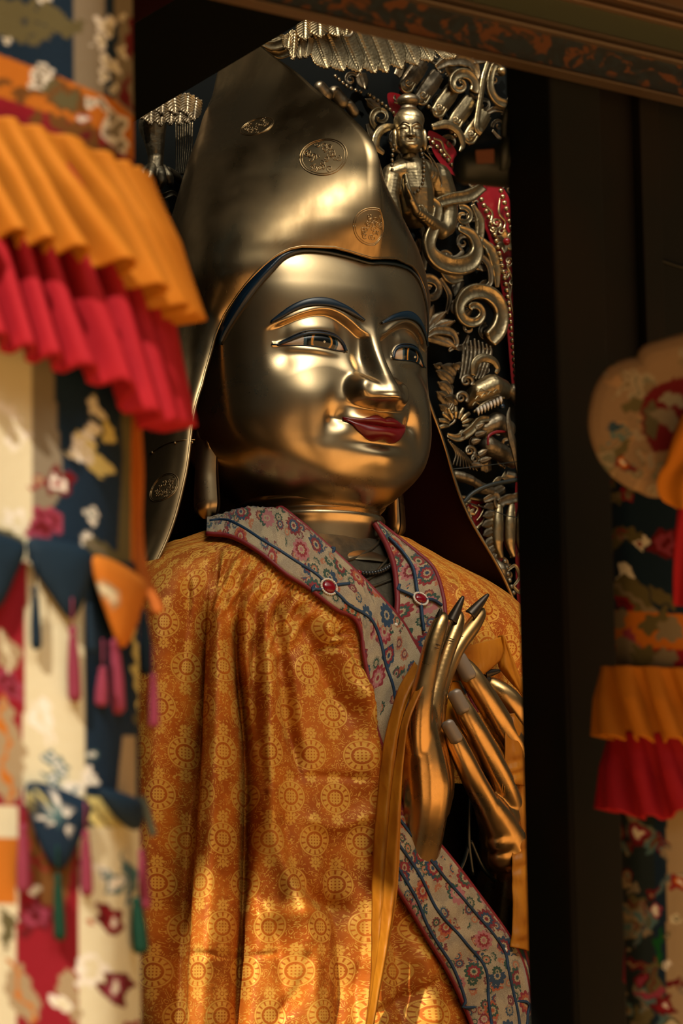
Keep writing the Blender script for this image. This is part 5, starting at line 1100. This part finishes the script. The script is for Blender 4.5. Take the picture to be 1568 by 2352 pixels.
def warp(px, a=7.0):
    x, y = px[:, 0], px[:, 1]
    return np.stack([x + a * (np.sin(y * .061 + 1) + .7 * np.sin(x * .083 + y * .043) + .5 * np.sin(y * .17 - x * .11)), y + a * (np.sin(x * .057 + 2) + .7 * np.sin(y * .079 - x * .05) + .5 * np.sin(x * .19 + y * .09))], -1)
def flower(col, px, x, y, r, outer, mid=None, core=None, petals=5, ph=0.0, sq=1.0):
    px = warp(px)
    dx_, dy_ = px[:, 0] - x, (px[:, 1] - y) / sq; d = np.hypot(dx_, dy_); th = np.arctan2(dy_, dx_) + ph; e = r * (.74 + .26 * np.abs(np.cos(petals * th / 2)))
    col[d < e] = outer
    if mid is not None: col[d < e * .62] = mid
    if core is not None: col[d < e * .30] = core
def leaf(col, px, x0, y0, x1, y1, w, c, vein=None):
    px = warp(px)
    d, al, _ = dpoly(px, [(x0, y0), (x1, y1)]); m = (d < w * np.sin(PI * np.clip(al, .02, .98)) ** .8) & (al > 0) & (al < 1); col[m] = c
    if vein is not None: col[m & (d < w * .14)] = vein
def fill(col, px, poly, c): col[inpoly(px, poly)] = c
def sprinkle(col, px, box_, n, seed, pal, rmin, rmax):
    r = np.random.default_rng(seed)
    for i in range(n):
        x = r.uniform(box_[0], box_[2]); y = r.uniform(box_[1], box_[3]); a = pal[r.integers(len(pal))]; b = pal[r.integers(len(pal))]
        if r.random() < .5: leaf(col, px, x, y, x + r.normal(0, 40), y + r.normal(0, 40), r.uniform(rmin, rmax) * .6, a, b)
        else: flower(col, px, x, y, r.uniform(rmin, rmax), a, b, pal[r.integers(len(pal))], int(r.integers(4, 7)), r.random() * 6, 1.0)
def paint_left(px):
    c = np.tile(NAVY, (len(px), 1)).astype(float)
    # drum
    fill(c, px, [(170, -200), (240, -200), (240, 240), (170, 240)], GREY); fill(c, px, [(262, -200), (330, -200), (330, 420), (262, 380)], GREY)
    for p in ((-20, 60, 70, 40), (40, 20, 60, 30), (110, 40, 50, 26), (95, 85, 30, 22), (150, 60, 40, 18), (60, 70, 30, 20)): flower(c, px, p[0], p[1], p[2], OLIVE, None, None, 6, .4, p[3] / p[2])
    for x, y, r in ((18, 95, 26), (110, 5, 16), (240, 60, 22), (232, 100, 24), (248, 140, 26), (238, 178, 24), (262, 195, 22), (285, 120, 14), (280, 40, 16)): flower(c, px, x, y, r * (.8 + .4 * math.sin(x)), WHITE, CREAM, GREY, 5, x)
    leaf(c, px, 255, 40, 275, 130, 12, NAVY); leaf(c, px, 292, 160, 296, 260, 10, DKRED); leaf(c, px, 300, 40, 300, 150, 9, DKRED)
    yb = [(-500, 20), (0, 126), (120, 170), (262, 229), (300, 262), (340, 300)]; yl = [(-500, 90), (0, 222), (224, 299), (280, 346), (340, 400)]; rl = [(-500, 170), (0, 308), (140, 350), (280, 416), (340, 470)]
    Y = lambda cv: np.interp(px[:, 0], *np.array(cv, float).T)
    yy = px[:, 1]; c[(yy > Y(yb)) & (yy < Y(yl))] = ORG_; c[(yy > Y(yl)) & (yy < Y(rl) + 60)] = RED
    for x, y, r in ((60, 212, 30), (120, 205, 46), (155, 225, 50), (10, 195, 16), (185, 245, 24)): flower(c, px, x, y, r, BROWN, OLIVE if r > 40 else BROWN, None, 9, x, .62)
    for x, y, r in ((92, 172, 24), (88, 190, 16), (235, 245, 16), (213, 245, 12), (262, 290, 30), (255, 265, 18), (278, 330, 26)): flower(c, px, x, y, r, WHITE, GREY, None, 5, x)
    for x, y, r in ((75, 272, 20), (130, 280, 22), (170, 300, 30), (200, 320, 40), (185, 345, 30), (222, 350, 26)): flower(c, px, x, y, r, BROWN, BROWN, DKRED if r > 30 else None, 7, x, .8)
    flower(c, px, 152, 338, 24, WHITE, BEIGE, None, 5); flower(c, px, 186, 272, 14, PINK, WHITE, None, 5); flower(c, px, 255, 350, 14, OLIVE, DKRED, None, 5)
    # middle tier
    fill(c, px, [(-600, 700), (72, 700), (74, 1180), (60, 1290), (-600, 1290)], CREAM); fill(c, px, [(72, 700), (108, 700), (135, 1000), (150, 1120), (74, 1240)], GREY); fill(c, px, [(268, 760), (302, 760), (306, 1300), (268, 1300), (282, 1050)], OLIVE); fill(c, px, [(302, 760), (330, 760), (330, 1330), (300, 1330)], ORG_)
    for x0, y0, x1, y1, w in ((214, 905, 236, 975, 15), (190, 985, 222, 1000, 16), (232, 975, 262, 1010, 17), (196, 1010, 222, 1100, 18), (215, 1060, 254, 1075, 18), (168, 985, 205, 1030, 16), (160, 1030, 215, 1050, 14), (190, 1030, 215, 1075, 14)): leaf(c, px, x0, y0, x1, y1, w, WHITE if w < 17 else YEL, YEL)
    for x, y, r, a, b, k in ((130, 1108, 36, DKRED, WHITE, RED), (82, 1112, 16, RED, BEIGE, None), (104, 1205, 44, PINK, DKRED, PINK), (205, 1192, 22, WHITE, TEAL, WHITE), (203, 1240, 20, WHITE, WHITE, None), (35, 1000, 26, WHITE, CREAM, None), (30, 1190, 24, WHITE, CREAM, None), (5, 1300, 20, RED, DKRED, None)): flower(c, px, x, y, r, a, b, k, 5, x)
    leaf(c, px, 0, 930, 60, 960, 14, WHITE); leaf(c, px, -10, 1230, 70, 1250, 16, OLIVE); fill(c, px, [(140, 1150), (188, 1180), (188, 1345), (150, 1345)], NAVY); leaf(c, px, 200, 1240, 300, 1330, 34, OLIVE, GREY); flower(c, px, 262, 1335, 20, WHITE, RED, None, 5)
    # lower tier
    fill(c, px, [(-600, 1290), (62, 1290), (60, 1850), (-600, 1850)], RED); fill(c, px, [(62, 1290), (192, 1290), (194, 1850), (50, 1850)], CREAM); fill(c, px, [(192, 1290), (335, 1290), (335, 1900), (194, 1900)], NAVY)
    flower(c, px, 22, 1570, 34, PINK, DKRED, PINK, 6); leaf(c, px, 8, 1450, 20, 1550, 26, BEIGE, CREAM); leaf(c, px, 5, 1600, 20, 1860, 44, BEIGE, ORG_); leaf(c, px, 80, 1600, 120, 1720, 24, WHITE, CREAM); fill(c, px, [(282, 1690), (312, 1690), (312, 1880), (262, 1880)], BEIGE); leaf(c, px, 310, 1400, 318, 1640, 9, YEL)
    for x, y, r in ((120, 1745, 22), (145, 1765, 26), (118, 1800, 22), (160, 1815, 24), (130, 1840, 24), (205, 1790, 24), (210, 1745, 14)): flower(c, px, x, y, r, TEAL if r % 4 == 2 else WHITE, WHITE, TEAL, 5, x)
    leaf(c, px, 195, 1840, 300, 1940, 36, YEL, OLIVE); leaf(c, px, 325, 1610, 330, 1760, 10, OLIVE)
    # hem tier
    fill(c, px, [(-600, 1850), (40, 1850), (38, 2700), (-600, 2700)], CREAM); fill(c, px, [(-600, 1925), (42, 1925), (38, 2075), (-600, 2075)], ORG_); fill(c, px, [(40, 1850), (182, 1900), (184, 2700), (38, 2700)], RED); fill(c, px, [(182, 1900), (340, 1900), (340, 2700), (184, 2700)], CREAM)
    fill(c, px, [(62, 1860), (190, 1860), (150, 2080), (80, 2080)], BROWN); flower(c, px, 78, 2105, 44, DKRED, PINK, DKRED, 6); flower(c, px, 84, 2045, 16, WHITE, CREAM, None, 5); flower(c, px, 102, 1990, 24, RED, BROWN, None, 5); leaf(c, px, 10, 2090, 20, 2190, 18, OLIVE); leaf(c, px, 20, 2200, 80, 2352, 34, BEIGE, ORG_); leaf(c, px, 150, 2210, 175, 2352, 20, BEIGE); flower(c, px, 140, 2300, 22, WHITE, CREAM, None, 5)
    for x, y, r, a, b, k in ((252, 2112, 34, DKRED, RED, WHITE), (270, 2262, 42, DKRED, PINK, WHITE), (202, 2122, 10, RED, ORG_, None), (235, 2010, 22, WHITE, TEAL, WHITE), (262, 2025, 22, TEAL, WHITE, None), (205, 2230, 40, WHITE, CREAM, None), (200, 1985, 20, OLIVE, GREY, None), (300, 2380, 34, RED, DKRED, WHITE)): flower(c, px, x, y, r, a, b, k, 5, x)
    leaf(c, px, 290, 1950, 300, 2080, 12, TEAL); return c
lbn = Banner('temple_banner', [(-420, 6.22), (-200, 6.27), (0, 6.34), (180, 6.43), (272, 6.52), (303, 6.66), (312, 6.82), (300, 6.98), (240, 7.08), (0, 7.12), (-250, 7.1), (-430, 6.75)], 4.05, 1.35, 'sunlit patchwork temple banner with yellow and red pleated skirts at the left edge', 'banner')
lbn.edge = 296
lcore = lbn.core('patchwork_core', 900, paint_left)
lbn.frill('red_skirt', [(-500, 200), (0, 330), (140, 372), (280, 440), (400, 520)], [(-600, 610), (0, 815), (70, 842), (160, 872), (262, 907), (346, 1000), (400, 1010), (430, 1015)], .012, .075, M_red, .054, .062, 1.6)
lbn.frill('yellow_skirt', [(-500, 180), (0, 306), (140, 348), (280, 414), (400, 500)], [(-600, 400), (0, 565), (154, 606), (280, 640), (346, 700), (397, 748), (430, 770)], .028, .075, M_yel, .060, .072, 1.6)
tabp = {0: lambda px: (lambda c: (flower(c, px, 255, 1360, 30, BEIGE, CREAM, None, 4), c)[1])(np.tile(ORG_, (len(px), 1)).astype(float)), 1: lambda px: (lambda c: (flower(c, px, 130, 1865, 32, WHITE, TEAL, WHITE, 5), flower(c, px, 75, 1840, 22, YEL, OLIVE, None, 5), c)[2])(np.tile(NAVY, (len(px), 1)).astype(float))}
lbn.tab_('tab', [(60, 1240), (185, 1262), (192, 1330), (155, 1425), (110, 1375), (62, 1300)], .02, M_navy)
lbn.tab_('tab', [(192, 1282), (294, 1330), (292, 1390), (255, 1490), (222, 1420)], .026, None, col=tabp[0])
lbn.tab_('tab', [(52, 1800), (185, 1840), (182, 1900), (128, 2000), (70, 1920)], .02, None, col=tabp[1])
lbn.tab_('tab', [(205, 1815), (288, 1840), (288, 1905), (250, 1890)], .024, M_navy)
lbn.tab_('tab', [(-90, 1230), (40, 1250), (20, 1330), (-30, 1400)], .024, M_navy)
for x0, y0, x1, y1, w, m in ((80, 1345, 84, 1492, 24, M_navy), (166, 1436, 172, 1612, 30, M_pink), (262, 1466, 268, 1640, 40, M_pink), (204, 1385, 212, 1500, 22, M_navy), (328, 1400, 338, 1550, 32, M_navy), (350, 1545, 354, 1672, 26, M_pink), (52, 1890, 54, 2052, 30, M_pink), (196, 1905, 200, 2058, 28, M_pink), (132, 2005, 138, 2160, 28, M_green), (324, 1950, 334, 2090, 26, M_pink), (312, 2060, 324, 2190, 36, M_green), (236, 1530, 232, 1622, 30, M_pink)): lbn.tassel(x0, y0, x1, y1, w, m)
def ribbon3(name, pts, w, mat, parent, th=.004):
    P = spl(np.array([PD(*p) for p in pts]), 50); v = CAM - P; v /= np.linalg.norm(v, axis=1)[:, None]; o = obj(name, *sweep(P, [(-w, 0), (-w * .5, w * .3), (0, w * .12), (w * .5, w * .3), (w, 0), (w * .5, w * .12), (0, -w * .1), (-w * .5, w * .12)], v), mat, parent); return o
ribbon3('ribbon', [(306, 940, 6.66), (314, 1080, 6.66), (312, 1200, 6.66), (324, 1310, 6.64), (366, 1410, 6.62)], .014, M_orange, lbn.t)
ribbon3('ribbon', [(322, 1830, 6.66), (335, 1860, 6.64), (352, 1920, 6.62)], .008, cloth_mat('sage_cloth', lin(116, 116, 92), lin(130, 128, 104)), lbn.t)
# right-hand banner
def paint_right(px):
    c = np.tile(NAVY, (len(px), 1)).astype(float); x, y = px[:, 0], px[:, 1]
    sprinkle(c, px, (1400, 1100, 1480, 1260), 14, 5, [OLIVE, RED, WHITE, GREY, OLIVE], 14, 24); flower(c, px, 1530, 1255, 36, DKRED, PINK, DKRED, 6); leaf(c, px, 1418, 1290, 1432, 1350, 14, WHITE); leaf(c, px, 1435, 1300, 1465, 1350, 14, WHITE); leaf(c, px, 1405, 1340, 1500, 1400, 40, OLIVE, GREY); leaf(c, px, 1500, 1340, 1540, 1410, 18, OLIVE); flower(c, px, 1430, 1390, 20, RED, DKRED, None, 5)
    m = (y > 1402 + (x - 1420) * .06) & (y < 1484 + (x - 1420) * .06); c[m] = ORG_; c[(y > 1484 + (x - 1420) * .06) & (y < 1600)] = RED
    for a in ((1408, 1430, 26, GREY), (1505, 1430, 30, OLIVE), (1540, 1450, 34, GREY), (1452, 1462, 20, PINK), (1440, 1505, 40, GREY), (1480, 1510, 38, OLIVE), (1520, 1520, 28, GREY)): flower(c, px, a[0], a[1], a[2], a[3], None, None, 6, a[0])
    m = (y > 1800); c[m & (x < 1502)] = lin(30, 44, 48); c[m & (x > 1530)] = BEIGE
    sprinkle(c, px, (1420, 1870, 1505, 2420), 60, 8, [TEAL, GREY, OLIVE, DKRED, BEIGE, TEAL], 12, 22); sprinkle(c, px, (1530, 1900, 1640, 2420), 22, 9, [DKRED, OLIVE, GREY, CREAM, BEIGE], 14, 30); sprinkle(c, px, (1500, 2000, 1532, 2420), 6, 4, [PINK, WHITE, OLIVE], 10, 16)
    for a in ((1460, 1912, 24, DKRED, PINK, WHITE), (1555, 2030, 22, RED, ORG_, WHITE), (1520, 2315, 30, DKRED, RED, WHITE), (1470, 2245, 18, DKRED, PINK, None)): flower(c, px, *a[:3], a[3], a[4], a[5], 5, a[0])
    leaf(c, px, 1512, 2130, 1516, 2220, 10, lin(10, 90, 40)); return c
rbn = Banner('temple_banner', [(1408, 8.10), (1413, 8.00), (1450, 7.93), (1560, 7.90), (1720, 7.95), (1880, 8.1), (1900, 8.3), (1800, 8.45), (1560, 8.45), (1430, 8.3)], PD(1500, 1085, 7.95)[2], 1.35, 'shaded patchwork temple banner with pleated skirts to the right of the black pillar', 'banner')
rbn.edge = 1425
rbn.core('patchwork_core', 620, paint_right, .003)
rbn.frill('red_skirt', [(1300, 1690), (1420, 1690), (1568, 1700), (2000, 1700)], [(1300, 1868), (1412, 1868), (1490, 1886), (1568, 1872), (2000, 1890)], .016, .022, M_red, .070, .044, .8)
rbn.frill('yellow_skirt', [(1300, 1544), (1420, 1544), (1568, 1552), (2000, 1560)], [(1300, 1704), (1420, 1706), (1568, 1714), (2000, 1716)], .030, .012, M_yel, .066, .042, .8)
rbn.tassel(1445, 2130, 1442, 2260, 26, M_pink); rbn.tassel(1516, 2130, 1516, 2215, 20, M_green); rbn.tassel(1492, 2200, 1490, 2300, 24, M_navy)
# cloud-shaped brocade pendant with its yellow knot and red ribbon
cl = thing('cloud_pendant', PD(1470, 950, 7.75), 'cloud-shaped brocade pendant with curled outline in front of the black pillar', 'pendant')
OUT = [(1640, 770), (1568, 782), (1520, 795), (1486, 808), (1474, 836), (1440, 840), (1405, 858), (1378, 900), (1366, 960), (1372, 1010), (1395, 1060), (1430, 1095), (1470, 1115), (1505, 1128), (1560, 1110), (1640, 1060)]
def paint_cloud(px):
    c = np.tile(lin(156, 132, 108), (len(px), 1)).astype(float); sprinkle(c, px, (1370, 800, 1640, 1120), 60, 12, [lin(178, 146, 114), lin(140, 124, 100), lin(126, 128, 112), lin(168, 156, 138)], 14, 24)
    fill(c, px, [(1470, 920), (1500, 890), (1545, 870), (1640, 860), (1640, 1010), (1560, 1030), (1500, 1040), (1475, 990)], DKRED); fill(c, px, [(1478, 940), (1500, 915), (1515, 960), (1505, 1010), (1482, 1000)], lin(96, 92, 70)); leaf(c, px, 1500, 940, 1568, 1000, 26, lin(140, 130, 116)); leaf(c, px, 1520, 920, 1590, 930, 16, lin(150, 146, 134))
    flower(c, px, 1420, 1000, 22, TEAL, GREY, None, 5); flower(c, px, 1408, 985, 14, lin(50, 80, 104), None, None, 5); flower(c, px, 1430, 1068, 22, DKRED, ORG_, WHITE, 5); leaf(c, px, 1440, 960, 1480, 900, 12, OLIVE); leaf(c, px, 1415, 1050, 1450, 1020, 16, OLIVE); return c
po = spl(np.array(OUT, float), 140, True); cc = np.array([1530.0, 950.0]); rings = [cc + (po - cc) * s for s in (1, .97, .9, .8, .68, .55, .4, .25, .1)]
V = [PD(x, y, 7.75 - .012 * math.sin(PI * .5 * min(1, i / 3))) for i, r in enumerate(rings) for x, y in r]
fine = obj('brocade_panel', V, gridF(9, 140, True) + [tuple(range(8 * 140, 9 * 140))], None, cl, mats=[M_patch.m], col=paint_cloud(proj(np.array(V)))); solid(fine, .02, 1)
ss = fine.modifiers.new('d', 'SUBSURF'); ss.levels = 2; ss.render_levels = 2; ss.subdivision_type = 'SIMPLE'; baked(fine)
_V = np.array([v.co[:] for v in fine.data.vertices]) + ORG[cl.name]; _c = paint_cloud(proj(_V)); fine.data.color_attributes['Col'].data.foreach_set('color', np.hstack([_c, np.ones((len(_c), 1))]).ravel())
M_edge = cloth_mat('russet_piping', lin(118, 66, 40), lin(130, 76, 48)).copy()
obj('piping', *tube(np.array([PD(x, y, 7.745) for x, y in np.vstack([po, po[:1]])]), 3.2 / FPX * 7.7, 8), M_edge, cl)
sw = spl(np.array([PD(x, y, 7.725) for x, y in [(1640, 862), (1560, 868), (1500, 885), (1462, 925), (1458, 985), (1480, 1030), (1512, 1042), (1522, 1020), (1512, 1003), (1498, 1008)]]), 60)
obj('piping', *tube(sw, 3.0 / FPX * 7.7, 8), M_edge, cl)
yk = thing('yellow_drape', PD(1560, 1100, 7.66), 'knotted marigold silk hanging beside the cloud-shaped pendant', 'drape')
def hang(name, A, B, dep, nu, nv, mat, parent, bul=.03, k=3):
    A, B = spl(A, nv), spl(B, nv); V = []
    for j in range(nv):
        for i in range(nu):
            t = i / (nu - 1); x, y = A[j] * (1 - t) + B[j] * t; V.append(PD(x, y, dep - bul * math.sin(PI * t) - bul * .35 * math.sin(k * PI * t + j * .08)))
    o = obj(name, V, gridF(nv, nu), mat, parent); solid(o, .006, 0); return o
hang('silk_fold', [(1568, 950), (1545, 1010), (1530, 1060), (1512, 1090), (1508, 1120), (1520, 1148), (1548, 1164)], [(1680, 950), (1660, 1010), (1640, 1060), (1630, 1090), (1625, 1120), (1618, 1150), (1590, 1172)], 7.66, 20, 40, M_yel, yk)
rr_ = thing('red_ribbon', PD(1590, 1280, 7.70), 'scarlet ribbon hanging under the yellow silk at the right edge', 'ribbon')
hang('ribbon_cloth', [(1560, 1150), (1552, 1220), (1546, 1300), (1546, 1390)], [(1660, 1150), (1660, 1220), (1660, 1300), (1660, 1400)], 7.70, 24, 40, M_red, rr_, .02, 5)
